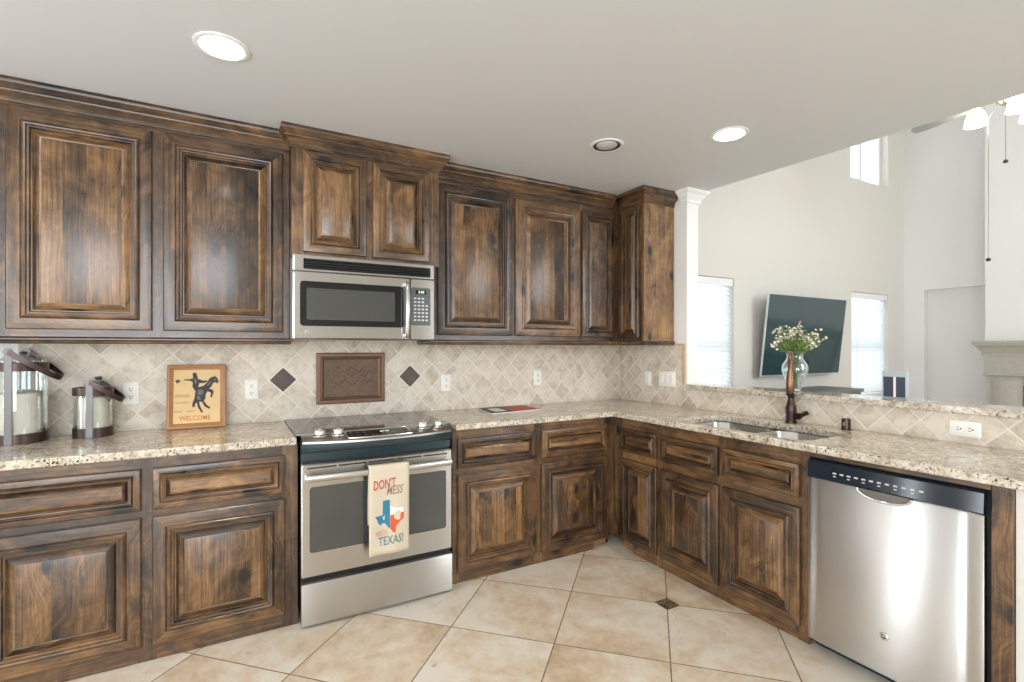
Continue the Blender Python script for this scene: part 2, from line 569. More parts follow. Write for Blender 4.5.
def pbox(mb, mp, a0, a1, z0, z1, d0, d1, grain='z', mi=0):
    g = grain
    if grain == 'a':
        g = 'x' if mp is WA else 'y'
    p, q = mp(a0, z0, d0), mp(a1, z1, d1)
    return mb.box(p[0], q[0], p[1], q[1], p[2], q[2], g, mi)


def lettering(name, text, mp, a, z, d, size, mat, parent, width=None, shear=0.0, depth=0.0006):
    cu = bpy.data.curves.new('glyphs', 'FONT')
    cu.body = text
    cu.size = size
    cu.align_x = 'CENTER'
    cu.align_y = 'CENTER'
    cu.shear = shear
    cu.extrude = depth / 2
    cu.resolution_u = 2
    tmp = bpy.data.objects.new('glyphs', cu)
    COL.objects.link(tmp)
    dg = bpy.context.evaluated_depsgraph_get()
    me = bpy.data.meshes.new_from_object(tmp.evaluated_get(dg))
    bpy.data.objects.remove(tmp)
    xs = [v.co.x for v in me.vertices]
    k = 1.0 if not width else width / max(1e-6, max(xs) - min(xs))
    mb = MB()
    sg = 1 if mp is WA else -1
    vs = [Vector(mp(a + sg * v.co.x * k, z + v.co.y, d + depth / 2 + v.co.z)) for v in me.vertices]
    for p in me.polygons:
        mb.face([vs[i] for i in p.vertices])
    bpy.data.meshes.remove(me)
    return mb.build(name, mat, parent, smooth=0)


# ------------------------------------------------------------------ the setting
def struct(name, mb, mat, **kw):
    o = mb.build(name, mat, None, smooth=kw.pop('smooth', 0), origin=kw.pop('origin', (0, 0, 0)), **kw)
    o['kind'] = 'structure'
    return o


XL, XR, YB = -6.0, 4.987, -6.5     # left wall, living-room far wall, wall behind the photographer
ZC, ZH = 2.5, 5.4                  # kitchen ceiling, living-room ceiling

f = MB()
f.face([(XL, YB, 0), (XR + 0.4, YB, 0), (XR + 0.4, 0.02, 0), (XL, 0.02, 0)], [(YB, XL), (YB, XR + 0.4), (0.02, XR + 0.4), (0.02, XL)])
struct('floor', f, FLOOR, weld=False)

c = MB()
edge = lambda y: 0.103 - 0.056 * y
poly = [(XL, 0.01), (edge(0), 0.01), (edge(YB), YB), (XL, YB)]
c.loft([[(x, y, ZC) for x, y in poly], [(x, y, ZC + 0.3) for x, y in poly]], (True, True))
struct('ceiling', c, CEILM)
c = MB()
c.box(edge(0), XR + 0.4, YB, 0.2, ZH, ZH + 0.1)
struct('ceiling_living', c, WALLW)
c = MB()
poly = [(edge(0) - 0.1, 0.01), (edge(0), 0.01), (edge(YB), YB), (edge(YB) - 0.1, YB)]
c.loft([[(x, y, ZC + 0.3) for x, y in poly], [(x, y, ZH) for x, y in poly]], (True, True))
struct('wall_loft', c, WALLM)


def wall_y(name, x0, x1, z0, z1, y0, y1, holes, mat):
    """wall lying along x with rectangular openings (x0,x1,z0,z1)"""
    m = MB()
    xs = sorted({x0, x1} | {h[0] for h in holes} | {h[1] for h in holes})
    for a, b in zip(xs, xs[1:]):
        cuts = sorted((h[2], h[3]) for h in holes if h[0] <= a + 1e-6 and h[1] >= b - 1e-6)
        z = z0
        for lo, hi in cuts:
            if lo > z:
                m.box(a, b, y0, y1, z, lo)
            z = hi
        if z < z1:
            m.box(a, b, y0, y1, z, z1)
    return struct(name, m, mat, weld=False)


def wall_x(name, y0, y1, z0, z1, x0, x1, holes, mat):
    m = MB()
    ys = sorted({y0, y1} | {h[0] for h in holes} | {h[1] for h in holes})
    for a, b in zip(ys, ys[1:]):
        cuts = sorted((h[2], h[3]) for h in holes if h[0] <= a + 1e-6 and h[1] >= b - 1e-6)
        z = z0
        for lo, hi in cuts:
            if lo > z:
                m.box(x0, x1, a, b, z, lo)
            z = hi
        if z < z1:
            m.box(x0, x1, a, b, z, z1)
    return struct(name, m, mat, weld=False)


WINL = (0.62, 1.482, 0.75, 2.04)
WINR = (3.665, 4.556, 0.75, 2.035)
WINU = (3.645, 4.558, 3.425, 4.45)
wall_y('wall_back', XL, 0.118, 0, ZC, 0.01, 0.16, [], WALLW)
wall_y('wall_living', 0.118, XR + 0.4, 0, ZH, 0.01, 0.16, [WINL, WINR, WINU], WALLM)
wall_y('wall_front', XL, XR + 0.4, 0, ZH, YB - 0.15, YB, [(-5.6, -2.4, 0.5, 2.4), (0.4, 2.8, 1.1, 4.7)], WALLM)
wall_x('wall_left', YB, 0.01, 0, ZC, XL - 0.15, XL, [(-0.43, -0.19, 0.1, 2.15), (-1.32, -1.04, 0.1, 2.15), (-5.15, -3.25, 0.6, 2.3)], WALLM)
wall_x('wall_right', YB, 0.01, 0, ZH, XR, XR + 0.15, [(-0.95, -0.211, 0.0, 2.1)], WALLW)
m = MB()
m.box(XR + 0.10, XR + 0.15, -0.95, -0.211, 0, 2.1)
struct('wall_niche', m, WALLW)
m = MB()
m.box(4.687, XR, -2.95, -0.908, 0, ZH)
struct('wall_chimney', m, WALLW)
# stub wall that ends the back corner and the half wall under the bar
m = MB()
m.box(0.0, 0.118, -0.70, 0.01, 0, ZC)
struct('wall_stub', m, WALLW)
m = MB()
m.box(0.0, 0.12, -2.75, -0.70, 0, 1.05)
struct('wall_half', m, WALLW)
m = MB()
m.box(-0.60, 0.0, -2.75, -2.614, 0, 0.877)
struct('wall_peninsula', m, WALLM)


def sweep(mb, path, prof, uo=None, mi=0):
    """profile [(out, z)] swept along an open xy path, mitred; out = to the right of travel reversed by sign given in prof"""
    P = [Vector((p[0], p[1])) for p in path]
    N = []
    for i in range(len(P)):
        ns = []
        if i > 0:
            d = (P[i] - P[i - 1]).normalized()
            ns.append(Vector((d.y, -d.x)))
        if i < len(P) - 1:
            d = (P[i + 1] - P[i]).normalized()
            ns.append(Vector((d.y, -d.x)))
        if len(ns) == 2:
            b = (ns[0] + ns[1]).normalized()
            N.append(b / max(0.2, b.dot(ns[0])))
        else:
            N.append(ns[0])
    o = random.random() * 9
    along = [0.0]
    for a, b in zip(P, P[1:]):
        along.append(along[-1] + (b - a).length)
    acc = [0.0]
    for a, b in zip(prof, prof[1:]):
        acc.append(acc[-1] + math.hypot(b[0] - a[0], b[1] - a[1]))
    for i in range(len(P) - 1):
        for k in range(len(prof)):
            k2 = (k + 1) % len(prof)
            pts, uv = [], []
            for (ii, kk) in ((i, k), (i + 1, k), (i + 1, k2), (i, k2)):
                out, z = prof[kk]
                q = P[ii] + N[ii] * out
                pts.append((q.x, q.y, z))
                ac = acc[kk] if not (k2 == 0 and kk == 0) else acc[-1] + 0.05
                uv.append((ac + o, along[ii] + o * 3))
            mb.face(pts, uv, mi)
    for ii, rev in ((0, False), (len(P) - 1, True)):
        L = [(P[ii].x + N[ii].x * out, P[ii].y + N[ii].y * out, z) for out, z in prof]
        mb.face(L if not rev else list(reversed(L)), None, mi)
    return mb


# white crown moulding wrapped round the end of the stub wall
m = MB()
cap = [(0.0, 2.408), (0.010, 2.408), (0.016, 2.418), (0.012, 2.428), (0.024, 2.444), (0.036, 2.455), (0.034, 2.464), (0.050, 2.476), (0.060, 2.484), (0.060, 2.499), (0.0, 2.499)]
sweep(m, [(0.0, -0.646), (0.0, -0.70), (0.118, -0.70), (0.118, 0.0)], [(o, z) for o, z in cap])
struct('trim_1', m, TRIMW, smooth=30)

# baseboards in the living room
m = MB()
m.box(0.14, XR, -0.005, 0.01, 0, 0.13)
struct('baseboard_living', m, TRIMW)

# floor and wall relief inserts
m = MB()
for cx, cy in ((-0.901, -1.360),):
    r = 0.045
    m.prism([(cx - r, cy - r), (cx + r, cy - r), (cx + r, cy + r), (cx - r, cy + r)], 0.0003, 0.0022, lambda a, z, d: (a, z, d))
o = m.build('floor_insert', FINS, None, smooth=0, label='small brown relief tile where four floor tiles meet by the sink cabinet', category='floor tile')
for i, lab in ((-2.632, 'dark relief diamond tile in the backsplash just left of the range'), (-1.857, 'dark relief diamond tile in the backsplash right of the bronze plaque')):
    m = MB()
    r = 0.071
    cx, cz = i, 1.157
    loops = [L3([(cx - r * k, cz), (cx, cz - r * k), (cx + r * k, cz), (cx, cz + r * k)], d, WA) for k, d in ((1, 0.0003), (1, 0.003), (0.94, 0.0045), (0.86, 0.003), (0.5, 0.0036))]
    m.loft(loops, (True, True))
    m.build('accent_tile', INSERT, None, smooth=0, label=lab, category='accent tile', group='dark accent tiles in the backsplash')

# ------------------------------------------------------------------ backsplash
bs = thing('tile_backsplash', 'tumbled beige travertine backsplash laid on the diagonal behind the range', 'backsplash', (-2.0, 0.0, 0.915))
m = MB()
m.box(-3.79, -0.0105, 0.0, 0.0099, 0.915, 1.3695)
m.box(-2.618, -1.82, 0.0, 0.0099, 1.3695, 1.42)
m.build('back_tiles', TILE_A, bs, smooth=0, weld=False, origin=(0, 0, 0))
bs = thing('tile_backsplash', 'low diagonal travertine backsplash behind the sink and faucet, under the bar ledge', 'backsplash', (0.0, -1.4, 0.915))
m = MB()
m.box(-0.0102, -0.0003, -0.664, -0.0106, 0.915, 1.3655)
m.box(-0.0102, -0.0003, -2.75, -0.664, 0.915, 1.049)
m.build('side_tiles', TILE_B, bs, smooth=0, weld=False, origin=(0, 0, 0))
m = MB()
m.box(-0.016, -0.0003, -0.697, -0.666, 1.084, 1.365)
m.box(-0.016, -0.0003, -0.697, -0.590, 1.3652, 1.378)
EDGE = plain('tan_bullnose', C3(0.62, 0.47, 0.34), 0.45, 0.0, 0.4, 30)
m.build('bullnose_edge', EDGE, bs, bevel=0.004, label='tan bullnose edge of the backsplash')

# ------------------------------------------------------------------ cabinet doors and drawers
DOORP = [(0, 0), (0, .015), (.004, .019), (.010, .0205), (.046, .0205), (.049, .0175), (.053, .023), (.059, .0265), (.065, .0245), (.068, .0155), (.075, .0145), (.079, .0045), (.084, .0045)]
PANP = [(.0842, .0005), (.0842, .0045), (.087, .0075), (.110, .0165), (.114, .0152), (.117, .0165)]


def ring_mesh(mb, mp, a0, a1, z0, z1, front, prof, cap):
    o = [(random.random() * 9, random.random() * 9) for _ in range(4)]
    acc = [0.0]
    for p, q in zip(prof, prof[1:]):
        acc.append(acc[-1] + math.hypot(q[0] - p[0], q[1] - p[1]))

    def corners(p):
        s, d = p
        return [(a0 + s, z0 + s, front + d), (a1 - s, z0 + s, front + d), (a1 - s, z1 - s, front + d), (a0 + s, z1 - s, front + d)]
    for k in range(len(prof) - 1):
        A, B = corners(prof[k]), corners(prof[k + 1])
        for i in range(4):
            j = (i + 1) % 4
            ax = 0 if i in (0, 2) else 1
            pts = [A[i], A[j], B[j], B[i]]
            uv = [(acc[k] + o[i][0], A[i][ax] + o[i][1]), (acc[k] + o[i][0], A[j][ax] + o[i][1]), (acc[k + 1] + o[i][0], B[j][ax] + o[i][1]), (acc[k + 1] + o[i][0], B[i][ax] + o[i][1])]
            mb.face([mp(*p) for p in pts], uv)
    if cap:
        L = corners(prof[-1])
        if cap == 'h':
            mb.face([mp(*p) for p in L], [(p[1] + o[0][0], p[0] + o[0][1]) for p in L])
        else:
            mb.face([mp(*p) for p in L], [(p[0] + o[0][0], p[1] + o[0][1]) for p in L])
    else:
        A = corners(prof[0])
        B = corners(prof[-1])
        for i in range(4):
            j = (i + 1) % 4
            A2 = [(p[0], p[1], front) for p in A]
            B2 = [(p[0], p[1], front) for p in B]
            mb.face([mp(*p) for p in (B2[i], B2[j], A2[j], A2[i])])
            mb.face([mp(*p) for p in (B[i], B[j], B2[j], B2[i])])
    return mb


def door(name, mp, a0, a1, z0, z1, front, parent, s=1.0, horiz=False):
    w, h = a1 - a0, z1 - z0
    s = min(s, 0.40 * min(w, h) / 0.117)
    m = MB()
    ring_mesh(m, mp, a0, a1, z0, z1, front + 0.001, [(p[0] * s, p[1]) for p in DOORP], None)
    d = m.build(name, WOOD, parent, smooth=28)
    m = MB()
    ring_mesh(m, mp, a0, a1, z0, z1, front + 0.001, [(p[0] * s, p[1]) for p in PANP], 'h' if horiz else 'v')
    m.build('raised_panel', WOODP, d, smooth=28)
    return d


CROWN = [(-0.002, 2.398), (0.006, 2.398), (0.010, 2.404), (0.007, 2.410), (0.010, 2.418), (0.022, 2.434), (0.036, 2.446), (0.038, 2.452), (0.034, 2.456), (0.046, 2.466), (0.055, 2.474), (0.057, 2.484), (0.053, 2.492), (0.053, 2.4985), (-0.002, 2.4985)]
RAIL = [(-0.002, 1.366), (0.006, 1.366), (0.010, 1.371), (0.008, 1.377), (0.014, 1.384), (0.014, 1.390), (0.006, 1.397), (-0.002, 1.398)]


def frame_boards(mp, stiles, rails, d0, d1, z0, z1, parent, name='face_frame'):
    m = MB()
    for a0, a1 in stiles:
        pbox(m, mp, a0, a1, z0, z1, d0, d1, 'z')
    st = sorted([tuple(sorted(x)) for x in stiles])
    for (p0, p1), (q0, q1) in zip(st, st[1:]):
        for r0, r1 in rails:
            pbox(m, mp, p1, q0, r0, r1, d0, d1 - 0.0004, 'a')
    return m.build(name, WOOD, parent, smooth=0, weld=False)


# upper cabinet, left of the microwave
t = thing('wall_cabinet', 'dark knotty wood wall cabinet with wide doors above the glass canisters', 'cabinet', (-3.46, -0.15, 1.366))
m = MB()
pbox(m, WA, -4.30, -2.6265, 1.372, 2.498, 0.002, 0.291, 'z')
m.build('carcass', WOOD, t, smooth=0)
frame_boards(WA, [(-4.30, -4.26), (-3.80, -3.73), (-3.24, -3.175), (-2.67, -2.6265)], [(1.372, 1.44), (2.375, 2.498)], 0.291, 0.31, 1.372, 2.498, t)
for a0, a1 in ((-4.27, -3.785), (-3.741, -3.229), (-3.185, -2.659)):
    door('door', WA, a0, a1, 1.430, 2.385, 0.31, t)
m = MB()
sweep(m, [(-4.30, -0.31), (-2.6265, -0.31)], CROWN)
m.build('crown_molding', WOOD, t, smooth=30)
m = MB()
sweep(m, [(-4.30, -0.31), (-2.6265, -0.31), (-2.6265, -0.02)], RAIL)
m.build('light_rail', WOOD, t, smooth=30)

# cabinet over the microwave
t = thing('wall_cabinet', 'short dark wood cabinet with two small doors directly above the microwave', 'cabinet', (-2.218, -0.2, 1.832))
m = MB()
pbox(m, WA, -2.6245, -1.812, 1.832, 2.498, 0.002, 0.398, 'z')
m.build('carcass', WOOD, t, smooth=0)
frame_boards(WA, [(-2.6245, -2.56), (-2.252, -2.197), (-1.888, -1.812)], [(1.832, 1.862), (2.375, 2.498)], 0.398, 0.417, 1.832, 2.498, t)
for a0, a1 in ((-2.572, -2.243), (-2.208, -1.878)):
    door('door', WA, a0, a1, 1.853, 2.385, 0.417, t, 0.82)
m = MB()
sweep(m, [(-2.6245, -0.369), (-2.6245, -0.417), (-1.812, -0.417), (-1.812, -0.369)], CROWN)
m.build('crown_molding', WOOD, t, smooth=30)

# upper cabinet, right of the microwave
t = thing('wall_cabinet', 'dark wood wall cabinet with three tall doors right of the microwave', 'cabinet', (-1.05, -0.15, 1.366))
m = MB()
pbox(m, WA, -1.809, -0.312, 1.372, 2.498, 0.002, 0.291, 'z')
m.build('carcass', WOOD, t, smooth=0)
frame_boards(WA, [(-1.809, -1.775), (-1.262, -1.214), (-0.698, -0.652), (-0.376, -0.3125)], [(1.372, 1.44), (2.345, 2.498)], 0.291, 0.31, 1.372, 2.498, t)
door('door', WA, -1.785, -1.250, 1.428, 2.372, 0.31, t)
door('door', WA, -1.226, -0.686, 1.428, 2.358, 0.31, t)
door('door', WA, -0.664, -0.364, 1.426, 2.350, 0.31, t, 0.72)
m = MB()
sweep(m, [(-1.809, -0.31), (-0.372, -0.31)], CROWN)
m.build('crown_molding', WOOD, t, smooth=30)
m = MB()
sweep(m, [(-1.809, -0.05), (-1.809, -0.31), (-0.326, -0.31)], RAIL)
m.build('light_rail', WOOD, t, smooth=30)

# corner end cabinet on the side wall
t = thing('wall_cabinet', 'narrow dark wood end cabinet in the corner beside the white stub wall', 'cabinet', (-0.155, -0.3, 1.366))
m = MB()
m.box(-0.291, -0.0115, -0.567, -0.005, 1.372, 2.498, 'z')
m.build('carcass', WOOD, t, smooth=0)
m = MB()
m.box(-0.3095, -0.0115, -0.585, -0.5672, 1.372, 2.498, 'z')
m.build('end_panel', wood_mat('lighter_end_panel_wood', False, 0.10), t, smooth=0, label='flat lighter brown end panel')
frame_boards(WB, [(-0.3125, -0.362), (-0.525, -0.567)], [(1.372, 1.44), (2.36, 2.498)], 0.2912, 0.31, 1.372, 2.498, t)
door('door', WB, -0.542, -0.345, 1.424, 2.380, 0.31, t, 0.6)
m = MB()
sweep(m, [(-0.31, -0.372), (-0.31, -0.585), (-0.0115, -0.585)], CROWN)
m.build('crown_molding', WOOD, t, smooth=30)
m = MB()
sweep(m, [(-0.31, -0.326), (-0.31, -0.585), (-0.0115, -0.585)], RAIL)
m.build('light_rail', WOOD, t, smooth=30)

# ------------------------------------------------------------------ base cabinets
ZB = 0.878
t = thing('base_cabinet', 'dark wood base cabinet under the canisters left of the range', 'cabinet', (-3.45, -0.3, 0))
m = MB()
pbox(m, WA, -4.30, -2.616, 0, ZB, 0.012, 0.589, 'z')
m.build('carcass', WOOD, t, smooth=0)
frame_boards(WA, [(-4.30, -4.26), (-3.80, -3.73), (-3.245, -3.18), (-2.685, -2.616)], [(0, 0.085), (0.612, 0.66), (0.822, ZB)], 0.589, 0.61, 0, ZB, t)
for a0, a1 in ((-4.27, -3.785), (-3.741, -3.233), (-3.193, -2.673)):
    door('drawer', WA, a0, a1, 0.652, 0.831, 0.61, t, 0.55, True)
    door('door', WA, a0, a1, 0.070, 0.620, 0.61, t)

t = thing('base_cabinet', 'dark wood base cabinet between the range and the inner corner', 'cabinet', (-1.2, -0.3, 0))
m = MB()
pbox(m, WA, -1.804, -0.625, 0, ZB, 0.012, 0.560, 'z')
m.build('carcass', WOOD, t, smooth=0)
m = MB()
for st in ((-1.804, -1.766), (-1.258, -1.198), (-0.70, -0.6115)):
    pbox(m, WA, st[0], st[1], 0.075 if st[0] > -0.8 else 0, ZB, 0.5605, 0.61, 'z')
for (p, q) in ((-1.766, -1.258), (-1.198, -0.70)):
    for r0, r1 in ((0, 0.085), (0.612, 0.66), (0.822, ZB)):
        pbox(m, WA, p, q if not (r0 == 0 and q == -0.70) else -0.79, r0, r1, 0.5605, 0.6096, 'a')
m.build('face_frame', WOOD, t, smooth=0, weld=False)
m = MB()
pbox(m, WA, -0.785, -0.66, 0.0, 0.074, 0.5605, 0.578, 'a')
m.build('toe_kick', RAW, t, smooth=0, label='pale toe kick piece')
for a0, a1 in ((-1.777, -1.247), (-1.209, -0.688)):
    door('drawer', WA, a0, a1, 0.658, 0.829, 0.61, t, 0.55, True)
    door('door', WA, a0, a1, 0.066, 0.622, 0.61, t)

t = thing('sink_cabinet', 'dark wood sink base cabinet with three doors left of the dishwasher', 'cabinet', (-0.3, -1.27, 0))
m = MB()
m.box(-0.560, -0.013, -0.665, -0.645, 0, ZB, 'z')
m.box(-0.560, -0.013, -1.935, -1.915, 0, ZB, 'z')
m.box(-0.560, -0.013, -1.915, -0.665, 0.06, 0.08, 'y')
m.box(-0.03, -0.013, -1.915, -0.665, 0.08, ZB, 'z')
m.build('carcass', WOOD, t, smooth=0)
m = MB()
SX = [(-0.695, -0.6115), (-1.057, -1.0), (-1.495, -1.446), (-1.935, -1.885)]
for i, st in enumerate(SX):
    pbox(m, WB, st[0], st[1], 0.075 if i == 0 else 0, ZB, 0.594, 0.61, 'z')
for i in range(3):
    for r0, r1 in ((0, 0.085), (0.612, 0.66), (0.812, ZB)):
        e = SX[i][0] if not (r0 == 0 and i == 0) else -0.80
        pbox(m, WB, SX[i + 1][1], e, r0, r1, 0.594, 0.6096, 'a')
m.build('face_frame', WOOD, t, smooth=0, weld=False)
m = MB()
pbox(m, WB, -0.795, -0.66, 0.0, 0.074, 0.5605, 0.578, 'a')
m.build('toe_kick', RAW, t, smooth=0, label='pale toe kick piece')
for a1, a0 in ((-0.684, -1.012), (-1.046, -1.457), (-1.484, -1.897)):
    door('drawer', WB, a0, a1, 0.662, 0.814, 0.61, t, 0.55, True)
    door('door', WB, a0, a1, 0.070, 0.612, 0.61, t, 0.8 if a1 > -0.7 else 0.95)

t = thing('end_panel_post', 'dark wood end post right of the dishwasher at the peninsula end', 'cabinet panel', (-0.6, -2.583, 0))
m = MB()
m.box(-0.615, -0.02, -2.612, -2.555, 0, ZB, 'z')
m.build('post', WOOD, t, smooth=0, bevel=0.003)
m = MB()
m.box(-0.615, -0.59, -2.5548, -1.9355, 0.858, ZB, 'y')
m.build('top_rail', WOOD, t, smooth=0)

# ------------------------------------------------------------------ countertops


def slab(name, outer, hole, z0, z1, mat, **tags):
    bm = bmesh.new()
    ed = []
    for loop in ([outer] + ([hole] if hole else [])):
        vs = [bm.verts.new((x, y, z1)) for x, y in loop]
        for a, b in zip(vs, vs[1:] + vs[:1]):
            ed.append(bm.edges.new((a, b)))
    r = bmesh.ops.triangle_fill(bm, use_beauty=True, use_dissolve=False, edges=ed)
    fs = [g for g in r['geom'] if isinstance(g, bmesh.types.BMFace)]
    ex = bmesh.ops.extrude_face_region(bm, geom=fs)
    for v in ex['geom']:
        if isinstance(v, bmesh.types.BMVert):
            v.co.z = z0
    bmesh.ops.recalc_face_normals(bm, faces=bm.faces)
    me = bpy.data.meshes.new(name)
    bm.to_mesh(me)
    bm.free()
    me.materials.append(mat)
    o = bpy.data.objects.new(name, me)
    COL.objects.link(o)
    b = o.modifiers.new('bevel', 'BEVEL')
    b.width = 0.007
    b.segments = 3
    b.limit_method = 'ANGLE'
    b.angle_limit = R(50)
    me.polygons.foreach_set('use_smooth', [True] * len(me.polygons))
    me.set_sharp_from_angle(angle=R(30))
    for k, v in tags.items():
        o[k] = v
    return o


slab('countertop', [(-4.32, -0.002), (-4.32, -0.643), (-2.622, -0.643), (-2.622, -0.002)], None, 0.879, 0.914, GRANITE,
     label='speckled cream granite countertop left of the range, under the canisters', category='countertop')
hole = [(x, y) for x, y in rrect(-0.578, -0.165, -1.890, -1.115, 0.075, 6)]
slab('countertop', [(-1.797, -0.002), (-1.797, -0.643), (-0.643, -0.643), (-0.643, -2.80), (-0.012, -2.80), (-0.012, -0.002)], hole, 0.879, 0.914, GRANITE,
     label='L-shaped speckled granite countertop with the sink, right of the range', category='countertop')
slab('bar_top', [(-0.03, -0.703), (-0.03, -2.82), (0.20, -2.82), (0.20, -0.703)], None, 1.05, 1.083, GRANITE,
     label='raised granite bar ledge carrying the flower vase above the sink', category='bar ledge')

# ------------------------------------------------------------------ sink, faucet, soap pump
t = thing('kitchen_sink', 'stainless double bowl sink set under the granite below the faucet', 'sink', (-0.35, -1.51, 0.70))


def bowl(name, x0, x1, y0, y1, zb):
    m = MB()
    lo = [(x, y, 0.8785) for x, y in rrect(x0 - 0.012, x1 + 0.012, y0 - 0.004, y1 + 0.004, 0.10, 6)]
    l1 = [(x, y, 0.8780) for x, y in rrect(x0, x1, y0, y1, 0.09, 6)]
    l2 = [(x, y, 0.872) for x, y in rrect(x0 + 0.003, x1 - 0.003, y0 + 0.003, y1 - 0.003, 0.09, 6)]
    l3 = [(x, y, zb + 0.03) for x, y in rrect(x0 + 0.012, x1 - 0.012, y0 + 0.012, y1 - 0.012, 0.085, 6)]
    l4 = [(x, y, zb) for x, y in rrect(x0 + 0.04, x1 - 0.04, y0 + 0.04, y1 - 0.04, 0.07, 6)]
    m.loft([lo, l1, l2, l3, l4], (False, True))
    b = m.build(name, STEEL_S, t, smooth=50)
    m = MB()
    m.lathe(((x0 + x1) / 2, (y0 + y1) / 2, zb), [(0.045, 0.001), (0.042, 0.004), (0.03, 0.002), (0.012, 0.002)], 20, caps=(False, True))
    m.build('drain', CHROME, b)
    return b


bowl('bowl', -0.579, -0.150, -1.500, -1.105, 0.69)
bowl('bowl', -0.579, -0.155, -1.898, -1.528, 0.71)
m = MB()
m.box(-0.570, -0.160, -1.5275, -1.5005, 0.845, 0.8775)
m.build('divider', STEEL_S, t, bevel=0.008)

fx, fy = -0.087, -1.53
t = thing('kitchen_faucet', 'oil-rubbed bronze pull-down faucet standing behind the sink', 'faucet', (fx, fy, 0.914))
m = MB()
m.lathe((fx, fy, 0.914), [(0.0, 0.0), (0.031, 0.0), (0.031, 0.008), (0.027, 0.012), (0.027, 0.05), (0.029, 0.07), (0.028, 0.09), (0.021, 0.115), (0.0165, 0.14), (0.0165, 0.15), (0.021, 0.156), (0.021, 0.164), (0.015, 0.17), (0.0, 0.17)], 24)
m.build('faucet_body', BRONZE, t, smooth=40)
dx, dy = -0.867, -0.498
m = MB()
pts = [(fx, fy, 1.07)] + [(fx, fy, 1.10 + 0.03 * i) for i in range(5)]
for i in range(1, 13):
    a = PI * i / 12
    pts.append((fx + dx * 0.085 * (1 - math.cos(a)), fy + dy * 0.085 * (1 - math.cos(a)), 1.22 + 0.10 * math.sin(a)))
m.tube(pts, 0.0115, 12)
m.build('neck', COPPERY, t, smooth=60)
sx, sy = fx + dx * 0.17, fy + dy * 0.17
m = MB()
m.lathe((sx, sy, 1.10), [(0.0, 0.0), (0.016, 0.0), (0.0195, 0.01), (0.021, 0.05), (0.018, 0.085), (0.0135, 0.115), (0.0135, 0.125), (0.0, 0.125)], 20)
h = m.build('spray_head', COPPERY, t, smooth=40)
m = MB()
m.lathe((sx, sy, 1.10), [(0.0, -0.012), (0.0185, -0.012), (0.0225, -0.006), (0.0225, 0.0), (0.0, 0.0)], 20)
m.build('spray_face', BRONZE, h, smooth=40)
m = MB()
m.tube([(fx, fy - 0.02, 0.955), (fx, fy - 0.05, 0.958)], [0.017, 0.019], 14)
m.tube([(fx, fy - 0.05, 0.958), (fx - 0.008, fy - 0.075, 0.972), (fx - 0.012, fy - 0.098, 0.984)], [0.013, 0.011, 0.013], 12)
m.build('lever_handle', BRONZE, t, smooth=50)

t = thing('soap_dispenser', 'short dark bronze cylinder cap on the counter right of the faucet', 'air gap', (-0.073, -1.818, 0.914))
m = MB()
m.lathe((-0.073, -1.818, 0.914), [(0.0, 0.0), (0.024, 0.0), (0.024, 0.004), (0.021, 0.006), (0.021, 0.055), (0.0195, 0.061), (0.0, 0.062)], 24)
m.build('cap', BRONZE, t, smooth=40)
m = MB()
m.box(-0.0965, -0.0925, -1.821, -1.815, 0.94, 0.957)
m.build('vent_slot', CHROME, t, smooth=0)

# ------------------------------------------------------------------ electrical plates


def outlet(a, z, mp, label, horiz=False, switch=0, d=0.0, w=0.070, h=0.114):
    if horiz:
        w, h = h, w
    t = thing('wall_outlet' if not switch else 'light_switch', label, 'outlet' if not switch else 'light switch', mp(a, z - h / 2, d + 0.0005), 'plates on the backsplash')
    m = MB()
    lo = [L3(rrect(a - w / 2, a + w / 2, z - h / 2, z + h / 2, 0.004, 2), d + 0.0005, mp), L3(rrect(a - w / 2, a + w / 2, z - h / 2, z + h / 2, 0.004, 2), d + 0.004, mp),
          L3(rrect(a - w / 2 + 0.004, a + w / 2 - 0.004, z - h / 2 + 0.004, z + h / 2 - 0.004, 0.004, 2), d + 0.007, mp)]
    m.loft(lo, (True, True))
    m.build('cover_plate', IVORY, t, smooth=30)
    if not switch:
        for sgn in (-1, 1):
            ca, cz = (a + sgn * 0.021, z) if horiz else (a, z + sgn * 0.021)
            m = MB()
            rr = rrect(ca - 0.0165, ca + 0.0165, cz - 0.0165, cz + 0.0165, 0.010, 4)
            m.loft([L3(rr, d + 0.007, mp), L3(rr, d + 0.0085, mp)], (True, True))
            s_ = m.build('socket', IVORY, t, smooth=30)
            m = MB()
            for k, (p, q, rw, rh) in enumerate(((-0.006, 0.003, 0.0015, 0.005), (0.006, 0.003, 0.0015, 0.004), (0, -0.008, 0.003, 0.003))):
                if horiz:
                    p, q, rw, rh = q, p, rh, rw
                pbox(m, mp, ca + p - rw, ca + p + rw, cz + q - rh, cz + q + rh, d + 0.0086, d + 0.009)
            m.build('slots', SLOT, s_, smooth=0)
    else:
        for i in range(switch):
            ca = a + (i - (switch - 1) / 2) * 0.046
            m = MB()
            m.loft([L3(rrect(ca - 0.0165, ca + 0.0165, z - 0.033, z + 0.033, 0.002, 1), d + 0.007, mp), L3(rrect(ca - 0.0155, ca + 0.0155, z - 0.032, z + 0.032, 0.002, 1), d + 0.010, mp)], (True, True))
            m.build('rocker', IVORY, t, smooth=30)
    return t


